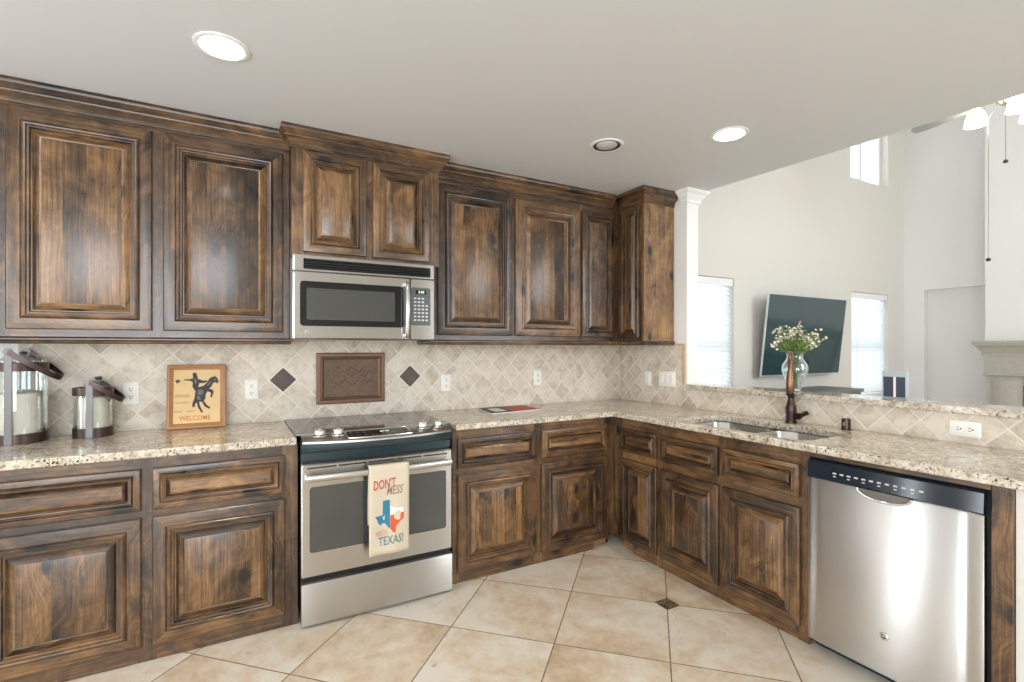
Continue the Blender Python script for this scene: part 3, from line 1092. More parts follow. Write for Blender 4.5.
outlet(-3.356, 1.111, WA, 'ivory wall outlet on the tile beside the small canister')
outlet(-2.798, 1.107, WA, 'ivory wall outlet between the horse picture and the dark diamond tile')
outlet(-1.599, 1.104, WA, 'ivory wall outlet just right of the range, above the counter')
outlet(-0.847, 1.117, WA, 'ivory wall outlet above the red booklet, nearest the corner')
outlet(-0.322, 1.105, WB, 'narrow single ivory switch near the corner on the side wall', switch=1, d=0.0105)
outlet(-0.520, 1.110, WB, 'wide ivory switch plate under the corner end cabinet', switch=3, d=0.0105, w=0.165)
outlet(-2.286, 0.981, WB, 'ivory outlet lying sideways on the low tile wall above the dishwasher', horiz=True, d=0.0105)

# ------------------------------------------------------------------ bronze plaque over the range
t = thing('wall_plaque', 'bronze framed decorative plaque set in the tile above the range', 'plaque', (-2.2395, 0, 1.0))
m = MB()
pr = [(0, 0.0005), (0, 0.016), (0.006, 0.020), (0.022, 0.020), (0.026, 0.014), (0.032, 0.018), (0.040, 0.012), (0.044, 0.006)]
ring_mesh(m, WA, -2.448, -2.031, 1.0, 1.316, 0.0, pr, None)
m.build('frame', PLAQF, t, smooth=25)
m = MB()
pbox(m, WA, -2.403, -2.076, 1.045, 1.271, 0.001, 0.005)
# low diamond relief
for r_ in range(2):
    for k in range(4 - (r_ % 2)):
        ca = -2.357 + 0.079 * k + (0.0395 if r_ % 2 else 0)
        cz = 1.115 + 0.079 * r_
        q = 0.034
        m.loft([L3([(ca - q * s_, cz), (ca, cz - q * s_), (ca + q * s_, cz), (ca, cz + q * s_)], dd, WA) for s_, dd in ((1, 0.005), (0.92, 0.0075), (0.75, 0.006))], (False, True))
m.build('inlay', PLAQUE, t, smooth=0)

# ------------------------------------------------------------------ microwave
MX0, MX1, MZ0, MZ1 = -2.6275, -1.8690, 1.392, 1.828
t = thing('microwave', 'stainless over-the-range microwave with black window', 'microwave', (-2.248, -0.25, MZ0))
m = MB()
pbox(m, WA, MX0 + 0.004, MX1 - 0.004, MZ0 + 0.002, MZ1, 0.012, 0.470)
m.build('casing', plain('grey_painted_metal', C3(0.30, 0.31, 0.32), 0.4, 0.3), t, smooth=0, bevel=0.003)
# top vent band
m = MB()
VA0, VA1, VZ0, VZ1 = -2.578, -1.897, 1.752, 1.806
m.loft([L3(rrect(MX0, MX1, 1.741, MZ1, 0.006, 3), 0.4705, WA), L3(rrect(MX0, MX1, 1.741, MZ1, 0.006, 3), 0.500, WA), L3(rrect(MX0 + 0.008, MX1 - 0.008, 1.744, MZ1 - 0.006, 0.006, 3), 0.508, WA),
        L3(rrect(VA0, VA1, VZ0, VZ1, 0.003, 3), 0.508, WA), L3(rrect(VA0, VA1, VZ0, VZ1, 0.003, 3), 0.485, WA)], (True, True))
b = m.build('vent_band', STEEL, t, smooth=30)
m = MB()
pbox(m, WA, VA0 + 0.001, VA1 - 0.001, VZ0 + 0.001, VZ1 - 0.001, 0.486, 0.489)
for i in range(4):
    z = VZ0 + 0.008 + i * 0.0135
    m.prism([(z, 0.489), (z + 0.007, 0.489), (z + 0.003, 0.506), (z - 0.002, 0.506)], VA0 + 0.002, VA1 - 0.002, lambda a, zz, d: (d, -zz, a))
m.build('vent_grille', BLACKG, b, smooth=0)
# door
DA0, DA1, DZ0, DZ1 = MX0, -2.018, MZ0, 1.738
m = MB()
hw = rrect(-2.594, -2.056, 1.460, 1.690, 0.016, 3)
m.loft([L3(rrect(DA0, DA1, DZ0, DZ1, 0.006, 3), 0.4705, WA), L3(rrect(DA0, DA1, DZ0, DZ1, 0.006, 3), 0.502, WA), L3(rrect(DA0 + 0.008, DA1 - 0.004, DZ0 + 0.006, DZ1 - 0.003, 0.006, 3), 0.510, WA),
        L3(hw, 0.510, WA), L3(hw, 0.505, WA)], (True, True))
d = m.build('door', STEEL, t, smooth=30)
m = MB()
m.loft([L3(hw, 0.5052, WA), L3(rrect(-2.592, -2.058, 1.462, 1.688, 0.015, 3), 0.5075, WA)], (True, True))
w_ = m.build('window_border', BLACKG, d, smooth=0)
m = MB()
hw2 = rrect(-2.563, -2.105, 1.492, 1.655, 0.006, 3)
m.loft([L3(hw2, 0.5077, WA), L3(hw2, 0.5083, WA)], (True, True))
m.build('window', OVENG, d, smooth=0)
m = MB()
hx = -2.044
m.tube([(hx, -0.509, 1.700), (hx, -0.535, 1.708), (hx, -0.548, 1.690), (hx, -0.552, 1.56), (hx, -0.548, 1.43), (hx, -0.535, 1.412), (hx, -0.509, 1.420)], [0.010, 0.011, 0.0125, 0.0135, 0.0125, 0.011, 0.010], 12)
m.build('handle', STEEL_S, d, smooth=60)
m = MB()
m.lathe((-2.560, -0.5102, 1.427), [(0.0, -0.003), (0.0105, -0.003), (0.0125, -0.0015), (0.0125, 0.0)], 24, axis='y')
g = m.build('badge', CHROME, d, smooth=30)
m = MB()
m.tube([(-2.560 + 0.0065 * math.cos(a * 0.5), -0.5136, 1.427 + 0.0065 * math.sin(a * 0.5)) for a in range(13)], 0.0012, 6)
m.tube([(-2.563, -0.5136, 1.424), (-2.560, -0.5136, 1.428), (-2.557, -0.5136, 1.425)], 0.0012, 6)
m.build('badge_mark', BLACKM, g, smooth=0)
# control side
m = MB()
m.loft([L3(rrect(-2.016, MX1, MZ0, 1.738, 0.006, 3), 0.4705, WA), L3(rrect(-2.016, MX1, MZ0, 1.738, 0.006, 3), 0.502, WA), L3(rrect(-2.013, MX1 - 0.008, MZ0 + 0.006, 1.735, 0.006, 3), 0.509, WA)], (True, True))
cp = m.build('control_panel', STEEL, t, smooth=30)
m = MB()
m.loft([L3(rrect(-2.012, -1.898, 1.475, 1.690, 0.010, 3), 0.5092, WA), L3(rrect(-2.011, -1.899, 1.476, 1.689, 0.010, 3), 0.511, WA)], (True, True))
kp = m.build('keypad', GREYPAD, cp, smooth=0)
m = MB()
pbox(m, WA, -1.985, -1.925, 1.652, 1.677, 0.5112, 0.5118)
m.build('display', BLACKG, cp, smooth=0)
lettering('display_digits', '5:00', WA, -1.953, 1.6645, 0.5119, 0.020, LED, cp)
m = MB()
for r_ in range(7):
    for k in range(4):
        if r_ < 2 and k == 3:
            continue
        ca = -1.990 + k * 0.023
        cz = 1.628 - r_ * 0.0205
        pbox(m, WA, ca - 0.007, ca + 0.007, cz - 0.0045, cz + 0.0045, 0.5112, 0.5122)
m.build('button_marking', PRINT, cp, smooth=0)

# ------------------------------------------------------------------ range
RX0, RX1 = -2.607, -1.838
RC = (RX0 + RX1) / 2
t = thing('kitchen_range', 'stainless slide-in electric range with glass cooktop and a towel on its handle', 'range', (RC, -0.35, 0))
m = MB()
m.box(RX0 + 0.003, RX1 - 0.003, -0.640, -0.02, 0.035, 0.880)
m.box(RX0 + 0.03, RX1 - 0.03, -0.600, -0.05, 0.0, 0.035)
m.build('body', BLACKM, t, smooth=0)
m = MB()
gl = rrect(RX0 - 0.020, RX1 + 0.022, -0.600, -0.018, 0.008, 3)
m.loft([[(x, y, 0.9148) for x, y in gl], [(x, y, 0.9195) for x, y in gl], [(x * 0.998 + RC * 0.002, y * 0.998 - 0.0006, 0.9215) for x, y in gl]], (True, True))
ck = m.build('cooktop', plain('grey_ceramic_glass', C3(0.035, 0.036, 0.036), 0.07, 0.0, 0.5, 900, 0.9), t, smooth=30)
for bx, by, br in ((-2.42, -0.44, 0.105), (-2.03, -0.43, 0.085), (-2.42, -0.17, 0.08), (-2.03, -0.17, 0.105)):
    m = MB()
    m.lathe((bx, by, 0.9216), [(br - 0.003, 0.0), (br - 0.003, 0.0003), (br, 0.0003), (br, 0.0)], 40)
    m.build('burner_ring', GREYPAD, ck, smooth=0)


def bow(x, k):
    u = (x - RX0) / (RX1 - RX0) * 2 - 1
    return k * (1 - u * u)


NX = 16
xs = [RX0 + 0.004 + (RX1 - RX0 - 0.008) * i / NX for i in range(NX + 1)]
CPF = lambda x: 0.692 + bow(x, 0.070)      # front edge (distance from wall)
m = MB()
loops = [[(x, -0.588, 0.884), (x, -0.588, 0.9135), (x, -0.602, 0.9225), (x, -0.612, 0.9225), (x, -(CPF(x) - 0.006), 0.9015), (x, -CPF(x), 0.8965), (x, -CPF(x), 0.888), (x, -(CPF(x) - 0.01), 0.884)] for x in xs]
m.loft(loops, (True, True))
cp = m.build('control_panel', PANELS, t, smooth=40)


def onpanel(x, s):
    """s = 0 back .. 1 front of the sloped panel"""
    f0, f1 = 0.612, CPF(x) - 0.006
    return (x, -(f0 + (f1 - f0) * s), 0.9225 - 0.021 * s)


m = MB()
loops = []
for i in range(13):
    x = -2.395 + 0.315 * i / 12
    p0, p1 = onpanel(x, 0.12), onpanel(x, 0.86)
    loops.append([p0, p1, (p1[0], p1[1], p1[2] + 0.0018), (p0[0], p0[1], p0[2] + 0.0018)])
m.loft(loops, (True, True))
dp = m.build('display_panel', BLACKG, cp, smooth=30)
m = MB()
rim = [onpanel(-2.395 + 0.315 * i / 12, 0.08) for i in range(13)] + [onpanel(-2.08 - 0.315 * i / 12, 0.90) for i in range(13)]
m.tube([(p[0], p[1], p[2] + 0.0015) for p in rim + [rim[0], rim[1]]], 0.0032, 6)
m.build('display_rim', CHROME, cp, smooth=60)
for grp in ((0, 1, 2), (6, 7, 8)):
    m = MB()
    for i in grp:
        x = -2.375 + 0.27 * i / 8
        for s_ in (0.35, 0.65):
            p = onpanel(x, s_)
            m.box(x - 0.008, x + 0.008, p[1] - 0.004, p[1] + 0.004, p[2] + 0.0018, p[2] + 0.0028)
    m.build('button_marking', GREYPAD, dp, smooth=0)
m = MB()
for i in range(5):
    x = -2.275 + 0.022 * i
    p = onpanel(x, 0.74)
    m.box(x - 0.007, x + 0.007, p[1] - 0.004, p[1] + 0.004, p[2] + 0.0018, p[2] + 0.0028)
m.build('button_marking', GREYPAD, dp, smooth=0)
m = MB()
for k, x in enumerate((-2.222, -2.206, -2.190)):
    p = onpanel(x, 0.36)
    for seg in ((-0.005, 0.005, 0.006, 0.008), (-0.005, 0.005, -0.001, 0.001), (-0.005, 0.005, -0.008, -0.006), (-0.0055, -0.0035, -0.008, 0.008), (0.0035, 0.0055, -0.008, 0.008))[(3 if k == 1 else 0):]:
        m.box(x + seg[0], x + seg[1], p[1] + seg[2], p[1] + seg[3], p[2] + 0.0019, p[2] + 0.0026)
m.build('clock_digits', LED, dp, smooth=0)
for x in (-2.522, -2.436, -1.998, -1.908):
    p = onpanel(x, 0.42)
    m = MB()
    m.lathe(p, [(0.0, 0.0), (0.034, 0.0), (0.035, 0.005), (0.031, 0.009), (0.026, 0.011), (0.025, 0.030), (0.022, 0.034), (0.0, 0.0345)], 24)
    kb = m.build('knob', STEEL_S, cp, smooth=40)
    m = MB()
    m.box(x - 0.005, x + 0.005, p[1] - 0.024, p[1] + 0.024, p[2] + 0.0345, p[2] + 0.040)
    m.build('knob_grip', CHROME, kb, smooth=0, bevel=0.002)
# dark fascia under the control panel
m = MB()
loops = []
for x in [RX0 + 0.001 + (RX1 - RX0 - 0.002) * i / NX for i in range(NX + 1)]:
    b_ = bow(x, 0.070)
    loops.append([(x, -0.642, 0.883), (x, -(0.683 + b_), 0.883), (x, -(0.684 + b_), 0.868), (x, -(0.678 + b_ * 0.9), 0.852), (x, -(0.664 + b_ * 0.2), 0.838), (x, -0.664, 0.800), (x, -0.642, 0.796)])
m.loft(loops, (True, True))
m.build('fascia', TEALB, t, smooth=50)
# oven door
m = MB()
ow = rrect(-2.571, -1.874, 0.362, 0.678, 0.014, 3)
m.loft([L3(rrect(RX0, RX1, 0.245, 0.786, 0.005, 3), 0.642, WA), L3(rrect(RX0, RX1, 0.245, 0.786, 0.005, 3), 0.683, WA), L3(rrect(RX0 + 0.006, RX1 - 0.006, 0.250, 0.781, 0.005, 3), 0.690, WA),
        L3(ow, 0.690, WA), L3(ow, 0.683, WA)], (True, True))
od = m.build('oven_door', STEEL, t, smooth=30)
m = MB()
m.loft([L3(ow, 0.6832, WA), L3(rrect(-2.570, -1.875, 0.363, 0.677, 0.013, 3), 0.6865, WA)], (True, True))
m.build('oven_window', OVENG, od, smooth=0)
m = MB()
sw = (RX1 - RX0 - 0.07) / 5
for i in range(5):
    a = RX0 + 0.025 + i * (sw + 0.005)
    pbox(m, WA, a, a + sw - 0.006, 0.7655, 0.7725, 0.6895, 0.6905)
m.build('vent_slots', BLACKM, od, smooth=0)
m = MB()
HZ = 0.728
loops = []
for x in [RX0 + 0.018 + (RX1 - RX0 - 0.036) * i / 20 for i in range(21)]:
    u = (x - RX0) / (RX1 - RX0) * 2 - 1
    out = 0.722 + 0.012 * (1 - u * u)
    L = []
    for k in range(14):
        a = 2 * PI * k / 14
        L.append((x, -(out + 0.011 * math.cos(a)), HZ + 0.017 * math.sin(a)))
    loops.append(L)
m.loft(loops, (True, True))
for x in (RX0 + 0.03, RX1 - 0.03):
    m.box(x - 0.012, x + 0.012, -0.722, -0.6905, HZ - 0.012, HZ + 0.012)
m.build('handle', STEEL_S, od, smooth=50)
m = MB()
m.lathe((-2.183, -0.6902, 0.300), [(0.0, -0.003), (0.010, -0.003), (0.012, -0.0015), (0.012, 0.0)], 24, axis='y')
g = m.build('badge', CHROME, od, smooth=30)
m = MB()
m.tube([(-2.183 + 0.006 * math.cos(a * 0.5), -0.6936, 0.300 + 0.006 * math.sin(a * 0.5)) for a in range(13)], 0.0012, 6)
m.tube([(-2.186, -0.6936, 0.297), (-2.183, -0.6936, 0.301), (-2.180, -0.6936, 0.298)], 0.0012, 6)
m.build('badge_mark', BLACKM, g, smooth=0)
# storage drawer
m = MB()
loops = []
for (i_, z_) in ((0, 0.012), (0, 0.214)):
    pass
prof = [(0.642, 0.012), (0.684, 0.012), (0.690, 0.018), (0.690, 0.200), (0.684, 0.212), (0.668, 0.216), (0.642, 0.216)]
m.loft([[(x, -(dd + (bow(x, 0.004) if dd > 0.66 else 0)), zz) for dd, zz in prof] for x in [RX0 + (RX1 - RX0) * i / 14 for i in range(15)]], (True, True))
m.build('storage_drawer', STEEL, t, smooth=40)
m = MB()
m.box(RX0 + 0.004, RX1 - 0.004, -0.664, -0.642, 0.2165, 0.2445)
m.build('drawer_gap', BLACKG, t, smooth=0)

# ------------------------------------------------------------------ towel on the oven handle
t = thing('kitchen_towel', 'cream kitchen towel printed with a state map hanging on the oven handle', 'towel', (-2.2, -0.74, 0.31))
TA0, TA1 = -2.305, -2.100


def towel_pt(u, s, back=False):
    """u 0..1 across, s metres of cloth measured down from the top of the bar (front side)"""
    a = TA0 + (TA1 - TA0) * u
    wv = 0.004 * math.sin(u * 9 + s * 5) * min(1, s / 0.15)
    if back:
        a += 0.006
        return (a, -(0.708 - min(0.010, s * 0.05)), 0.751 - s)
    return (a + 0.012 * (u - 0.5) * -s * 0.0, -(0.748 + wv + 0.004 * s), 0.751 - s)


m = MB()
NU, NS = 16, 24
LEN = 0.440
rows = []
for j in range(8):
    rows.append([towel_pt(i / NU, 0.30 * (1 - j / 7), True) for i in range(NU + 1)])
for k in range(1, 6):
    a = PI * k / 6
    rows.append([(TA0 + (TA1 - TA0) * i / NU, -(0.728 - 0.020 * math.cos(a)), 0.751 + 0.008 * math.sin(a)) for i in range(NU + 1)])
for j in range(NS + 1):
    rows.append([towel_pt(i / NU, LEN * j / NS) for i in range(NU + 1)])
for A, B in zip(rows, rows[1:]):
    for i in range(NU):
        m.face([A[i], A[i + 1], B[i + 1], B[i]])
tw = m.build('cloth', CLOTH, t, smooth=60)
so = tw.modifiers.new('thick', 'SOLIDIFY')
so.thickness = 0.002
so.offset = 1


def TW(a, z, d):
    u = (a - TA0) / (TA1 - TA0)
    p = towel_pt(u, 0.751 - z)
    return (p[0], p[1] - d, p[2])


def tz(px, py):
    """photo-crop pixels on the towel to (a, z)"""
    u = (px - 128) / 226.0
    v = (py - (112 - 18 * u)) / (612.0 - 112)
    return (TA0 + (TA1 - TA0) * u, 0.757 - v * LEN)


def print_poly(name, pts, mat, d=0.0035):
    m = MB()
    P = [tz(*p) for p in pts]
    m.prism(P, d, d + 0.0007, TW)
    return m.build(name, mat, t, smooth=0)


print_poly('map_print', [(205, 308), (243, 304), (243, 470), (228, 452), (216, 436), (204, 434), (192, 447), (178, 432), (172, 412), (160, 396), (186, 392), (204, 390)], BLUE)
print_poly('map_print', [(246, 312), (247, 340), (262, 348), (285, 352), (316, 350), (322, 374), (246, 392)], WHITEP)
print_poly('map_print', [(246, 394), (322, 376), (320, 412), (296, 432), (276, 456), (272, 494), (258, 488), (246, 470)], ORNG)
star = []
for k in range(10):
    r_ = 17 if k % 2 == 0 else 7
    star.append((216 + r_ * math.sin(PI * k / 5), 404 - r_ * math.cos(PI * k / 5)))
print_poly('star_print', star, WHITEP, 0.0045)


def tlet(text, px, py, size, mat, wpx, shear=0.0):
    a, z = tz(px, py)
    lettering('lettering', text, TW, a, z, 0.0035, size, mat, t, (TA1 - TA0) * wpx / 226.0, shear)


_TWL = TW
lettering_mp = TW


def lettering_towel(text, px, py, size, mat, wpx, shear=0.0):
    a0, z0 = tz(px, py)
    cu = bpy.data.curves.new('glyphs', 'FONT')
    cu.body = text
    cu.size = size
    cu.align_x = 'CENTER'
    cu.align_y = 'CENTER'
    cu.shear = shear
    cu.offset = 0.0006
    cu.resolution_u = 2
    tmp = bpy.data.objects.new('glyphs', cu)
    COL.objects.link(tmp)
    dg = bpy.context.evaluated_depsgraph_get()
    me = bpy.data.meshes.new_from_object(tmp.evaluated_get(dg))
    bpy.data.objects.remove(tmp)
    xs_ = [v.co.x for v in me.vertices]
    k = (TA1 - TA0) * wpx / 226.0 / (max(xs_) - min(xs_))
    mb = MB()
    vs = [Vector(TW(a0 + v.co.x * k, z0 + v.co.y + 0.06 * v.co.x * k, 0.0046)) for v in me.vertices]
    for p in me.polygons:
        mb.face([vs[i] for i in p.vertices])
    mb.build('lettering', mat, t, smooth=0)


lettering_towel("DON'T", 214, 214, 0.066, RED, 124)
lettering_towel("MESS", 268, 250, 0.062, BROWNP, 92, 0.25)
lettering_towel("WITH", 198, 494, 0.042, TANP, 66)
lettering_towel("TEXAS!", 250, 534, 0.062, TEALP, 138)

# ------------------------------------------------------------------ dishwasher
t = thing('dishwasher', 'stainless dishwasher with black control strip in the peninsula', 'dishwasher', (-0.3, -2.245, 0))
DY0, DY1 = -2.545, -1.946
m = MB()
m.box(-0.600, -0.04, -2.550, -1.941, 0.055, 0.855)
m.build('tub', BLACKM, t, smooth=0)
m = MB()
loops = []
for i in range(25):
    y = DY0 + (DY1 - DY0) * i / 24
    u = i / 24 * 2 - 1
    bl = 0.0025 * (1 - u * u) - 0.006 * max(0, abs(u) - 0.9) / 0.1
    loops.append([(-0.602, y, 0.050), (-(0.640 + bl), y, 0.050), (-(0.645 + bl), y, 0.055), (-(0.645 + bl), y, 0.765), (-(0.640 + bl), y, 0.772), (-0.602, y, 0.772)])
m.loft(loops, (True, True))
dd = m.build('door', STEEL, t, smooth=40)
m = MB()
loops = []
for i in range(17):
    y = DY0 + (DY1 - DY0) * i / 16
    u = i / 16 * 2 - 1
    bl = 0.0025 * (1 - u * u)
    loops.append([(-0.602, y, 0.773), (-(0.642 + bl), y, 0.773), (-(0.646 + bl), y, 0.777), (-(0.640 + bl), y, 0.846), (-(0.632 + bl), y, 0.852), (-0.602, y, 0.852)])
m.loft(loops, (True, True))
cs = m.build('control_strip', plain('blue_black_gloss', C3(0.010, 0.018, 0.030), 0.10, 0.0, 0.6, 25), t, smooth=40)
m = MB()
for i in range(12):
    y = -2.06 - i * 0.028
    u = (y - DY0) / (DY1 - DY0) * 2 - 1
    bl = 0.0025 * (1 - u * u)
    m.box(-(0.6455 + bl), -(0.640 + bl), y - 0.008, y + 0.006, 0.806, 0.812)
    if i % 2 == 0:
        m.box(-(0.6465 + bl), -(0.642 + bl), y - 0.006, y + 0.004, 0.794, 0.798)
m.build('control_marks', PRINT, cs, smooth=0)
# pocket handle: dark half-moon with a bright lip
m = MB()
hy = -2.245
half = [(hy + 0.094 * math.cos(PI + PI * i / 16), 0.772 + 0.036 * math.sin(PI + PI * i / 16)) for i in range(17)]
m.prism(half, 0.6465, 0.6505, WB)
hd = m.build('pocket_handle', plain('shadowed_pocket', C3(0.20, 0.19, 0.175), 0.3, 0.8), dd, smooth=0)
m = MB()
m.tube([(-0.6508, a, z) for a, z in half], 0.0045, 8)
m.build('handle_lip', CHROME, hd, smooth=60)
m = MB()
m.lathe((-0.6492, -2.247, 0.207), [(0.0, -0.004), (0.013, -0.004), (0.0155, -0.002), (0.0155, 0.0)], 24, axis='x')
g = m.build('badge', CHROME, dd, smooth=30)
m = MB()
m.tube([(-0.6537, -2.247 + 0.008 * math.cos(a * 0.5), 0.207 + 0.008 * math.sin(a * 0.5)) for a in range(13)], 0.0015, 6)
m.tube([(-0.6537, -2.251, 0.203), (-0.6537, -2.247, 0.208), (-0.6537, -2.243, 0.204)], 0.0015, 6)
m.build('badge_mark', BLACKM, g, smooth=0)
m = MB()
m.box(-0.575, -0.5, -2.548, -1.944, 0.0, 0.052)
m.build('kick_plate', TEALB, t, smooth=0)

# ------------------------------------------------------------------ glass canisters with candles


def canister(cx, cy, Rr, h_body, z_piv, label, clabel, hl):
    z0 = 0.9145
    t = thing('glass_canister', label, 'canister', (cx, cy, z0), 'lidded glass canisters on the counter')
    m = MB()
    m.lathe((cx, cy, z0), [(0.0, 0.008), (Rr - 0.003, 0.008), (Rr - 0.003, h_body), (Rr - 0.006, h_body), (Rr - 0.006, 0.012), (0.0, 0.012)], 40)
    m.build('glass_body', GLASS, t, smooth=40)
    for nm, a, b in (('base_band', 0.0, 0.046), ('rim_band', h_body - 0.038, h_body)):
        m = MB()
        m.lathe((cx, cy, z0), [(Rr - 0.0025, a), (Rr + 0.0015, a), (Rr + 0.0015, b), (Rr - 0.0025, b), (Rr - 0.0025, a)], 40)
        if nm == 'base_band':
            m.lathe((cx, cy, z0), [(0.0, 0.0), (Rr - 0.001, 0.0), (Rr - 0.001, 0.007), (0.0, 0.007)], 40)
        m.build(nm, STRAPM, t, smooth=40)
    # lid
    m = MB()
    m.lathe((cx + 0.02, cy, z0), [(Rr * 0.80, h_body + 0.001), (Rr * 0.80, h_body + 0.008), (Rr * 0.66, h_body + 0.024), (Rr * 0.42, h_body + 0.034), (Rr * 0.16, h_body + 0.038), (0.0, h_body + 0.038)], 32)
    ld = m.build('glass_lid', GLASS, t, smooth=40)
    m = MB()
    m.lathe((cx + 0.02, cy, z0), [(0.0, h_body + 0.036), (0.010, h_body + 0.038), (0.016, h_body + 0.046), (0.016, h_body + 0.050), (0.0, h_body + 0.053)], 20)
    m.build('lid_knob', GUNM, ld, smooth=40)
    # two upright straps and the swing handle
    zp = z_piv - z0
    for sgn in (-1, 1):
        m = MB()
        y = cy + sgn * (Rr + 0.004)
        m.box(cx - 0.0135, cx + 0.0135, y - 0.0022, y + 0.0022, z0 + 0.0, z_piv)
        st = m.build('strap', GUNM, t, smooth=0, bevel=0.001)
        m = MB()
        m.lathe((cx, y + sgn * 0.002, z_piv), [(0.0, -0.004), (0.0165, -0.004), (0.0165, 0.004), (0.0, 0.004)], 20, axis='y')
        m.build('pivot', GUNM, st, smooth=40)
    m = MB()
    pts, wd = [], []
    for i in range(25):
        a = PI * i / 24
        s_ = math.sin(a)
        pts.append((cx + hl * (s_ ** 0.8 if s_ > 0 else 0), cy - (Rr + 0.009) * math.cos(a), z_piv - 0.72 * hl * (s_ ** 0.8 if s_ > 0 else 0) - 0.012 * s_))
    m.ribbon(pts, lambda i: (0.45, 0.0, 0.893), 0.024, 0.004)
    m.build('swing_handle', STRAPM, t, smooth=50)
    # candle inside
    c_ = thing('pillar_candle', clabel, 'candle', (cx, cy, z0 + 0.0125), 'pillar candles inside the canisters')
    m = MB()
    rc = Rr * 0.80
    hc = h_body * (0.66 if h_body > 0.3 else 0.86)
    m.lathe((cx, cy, z0 + 0.0125), [(0.0, 0.0), (rc, 0.0), (rc, hc * 0.86), (rc - 0.004, hc * 0.88), (0.01, hc * 0.87), (0.0, hc * 0.87)], 32)
    m.build('wax', WAX, c_, smooth=40)
    m = MB()
    m.tube([(cx, cy, z0 + 0.0125 + hc * 0.87), (cx + 0.002, cy, z0 + 0.0125 + hc * 0.87 + 0.014)], 0.0015, 6)
    m.build('wick', BLACKM, c_, smooth=0)


canister(-3.757, -0.130, 0.107, 0.365, 1.330, 'large clear glass canister with bronze strap handle at the counter end', 'tall ivory candle inside the large glass canister', 0.155)
canister(-3.490, -0.101, 0.078, 0.240, 1.184, 'small clear glass canister with bronze strap handle, nearer the outlet', 'short ivory candle inside the small glass canister', 0.118)

# ------------------------------------------------------------------ framed cowboy picture leaning on the backsplash
t = thing('framed_picture', 'honey wood framed welcome picture of a rider on a rearing horse', 'picture', (-3.06, -0.05, 0.9145))
FA0, FA1, FH = -3.197, -2.925, 0.344


def FR(a, z, d):
    """leaning frame plane: z measured up the frame from its foot"""
    th = math.atan2(0.055, FH)
    return (a, -(0.075 - z * math.sin(th) + d * math.cos(th)), 0.9152 + z * math.cos(th) + d * math.sin(th) * 0.35)


m = MB()
ring_mesh(m, FR, FA0, FA1, 0.0, FH, 0.0, [(0, 0), (0, 0.014), (0.004, 0.017), (0.012, 0.017), (0.018, 0.013), (0.026, 0.010), (0.028, 0.006)], None)
m.build('frame', OAKF, t, smooth=30)
m = MB()
m.prism([(FA0 + 0.026, 0.026), (FA1 - 0.026, 0.026), (FA1 - 0.026, FH - 0.026), (FA0 + 0.026, FH - 0.026)], 0.001, 0.004, FR)
pr_ = m.build('print', PARCH, t, smooth=0)


def fz(px, py):
    return (FA0 + 0.028 + (px - 103) / (412 - 103) * (FA1 - FA0 - 0.056), FH - 0.028 - (py - 196) / (574 - 196) * (FH - 0.056))


horse = [(240, 400), (246, 352), (262, 322), (300, 312), (322, 290), (338, 262), (355, 248), (366, 250), (372, 240), (380, 248), (390, 256), (402, 288), (392, 298), (376, 288), (362, 296), (352, 320), (336, 334), (362, 344),
         (368, 362), (354, 398), (343, 394), (351, 366), (326, 353), (314, 375), (312, 406), (302, 420), (318, 446), (347, 472), (338, 480), (306, 460), (290, 428), (272, 424), (276, 455), (298, 500), (287, 505), (262, 462),
         (256, 430), (246, 440), (240, 466), (226, 458), (228, 430)]
rider = [(226, 224), (236, 216), (250, 219), (255, 234), (262, 262), (298, 276), (318, 272), (326, 284), (300, 294), (272, 292), (264, 320), (286, 330), (276, 348), (242, 346), (226, 316), (228, 284), (212, 274), (168, 270), (168, 264), (215, 262), (230, 256)]
hat = [(110, 272), (122, 270), (128, 264), (138, 264), (143, 271), (152, 276), (146, 282), (136, 280), (132, 292), (124, 288), (118, 280)]
m = MB()
for k, pl in enumerate((horse, rider, hat)):
    m.prism([fz(*p) for p in pl], 0.0042, 0.0048 + 0.0002 * k, FR)
m.build('silhouette', INK, pr_, smooth=0)


GREYINK = plain('grey_ink', C3(0.16, 0.135, 0.13), 0.6)
for pl in ([(268, 336), (300, 345), (296, 372), (270, 380), (258, 366)], [(252, 384), (276, 388), (282, 410), (262, 412)], [(318, 312), (342, 282), (352, 280), (336, 310)], [(236, 262), (250, 258), (256, 284), (242, 300)], [(366, 262), (384, 264), (384, 276), (370, 274)]):
    m = MB()
    m.prism([fz(*p) for p in pl], 0.0052, 0.0055, FR)
    m.build('highlight_pattern', GREYINK, pr_, smooth=0)


def lettering_frame(text, px, py, size, mat, wpx):
    a0, z0 = fz(px, py)
    lettering('lettering', text, FR, a0, z0, 0.0044, size, mat, pr_, wpx / 309.0 * (FA1 - FA0 - 0.056))


def FRL(a, z, d):
    return FR(a, z, d)


_wa = WA


def lettering2(text, px, py, size, mat, wpx):
    a0, z0 = fz(px, py)
    cu = bpy.data.curves.new('glyphs', 'FONT')
    cu.body = text
    cu.size = size
    cu.align_x = 'CENTER'
    cu.align_y = 'CENTER'
    cu.offset = 0.0004
    cu.resolution_u = 2
    tmp = bpy.data.objects.new('glyphs', cu)
    COL.objects.link(tmp)
    me = bpy.data.meshes.new_from_object(tmp.evaluated_get(bpy.context.evaluated_depsgraph_get()))
    bpy.data.objects.remove(tmp)
    xs_ = [v.co.x for v in me.vertices]
    k = wpx / 309.0 * (FA1 - FA0 - 0.056) / (max(xs_) - min(xs_))
    mb = MB()
    vs = [Vector(FR(a0 + v.co.x * k, z0 + v.co.y, 0.0047)) for v in me.vertices]
    for p in me.polygons:
        mb.face([vs[i] for i in p.vertices])
    mb.build('lettering', mat, pr_, smooth=0)


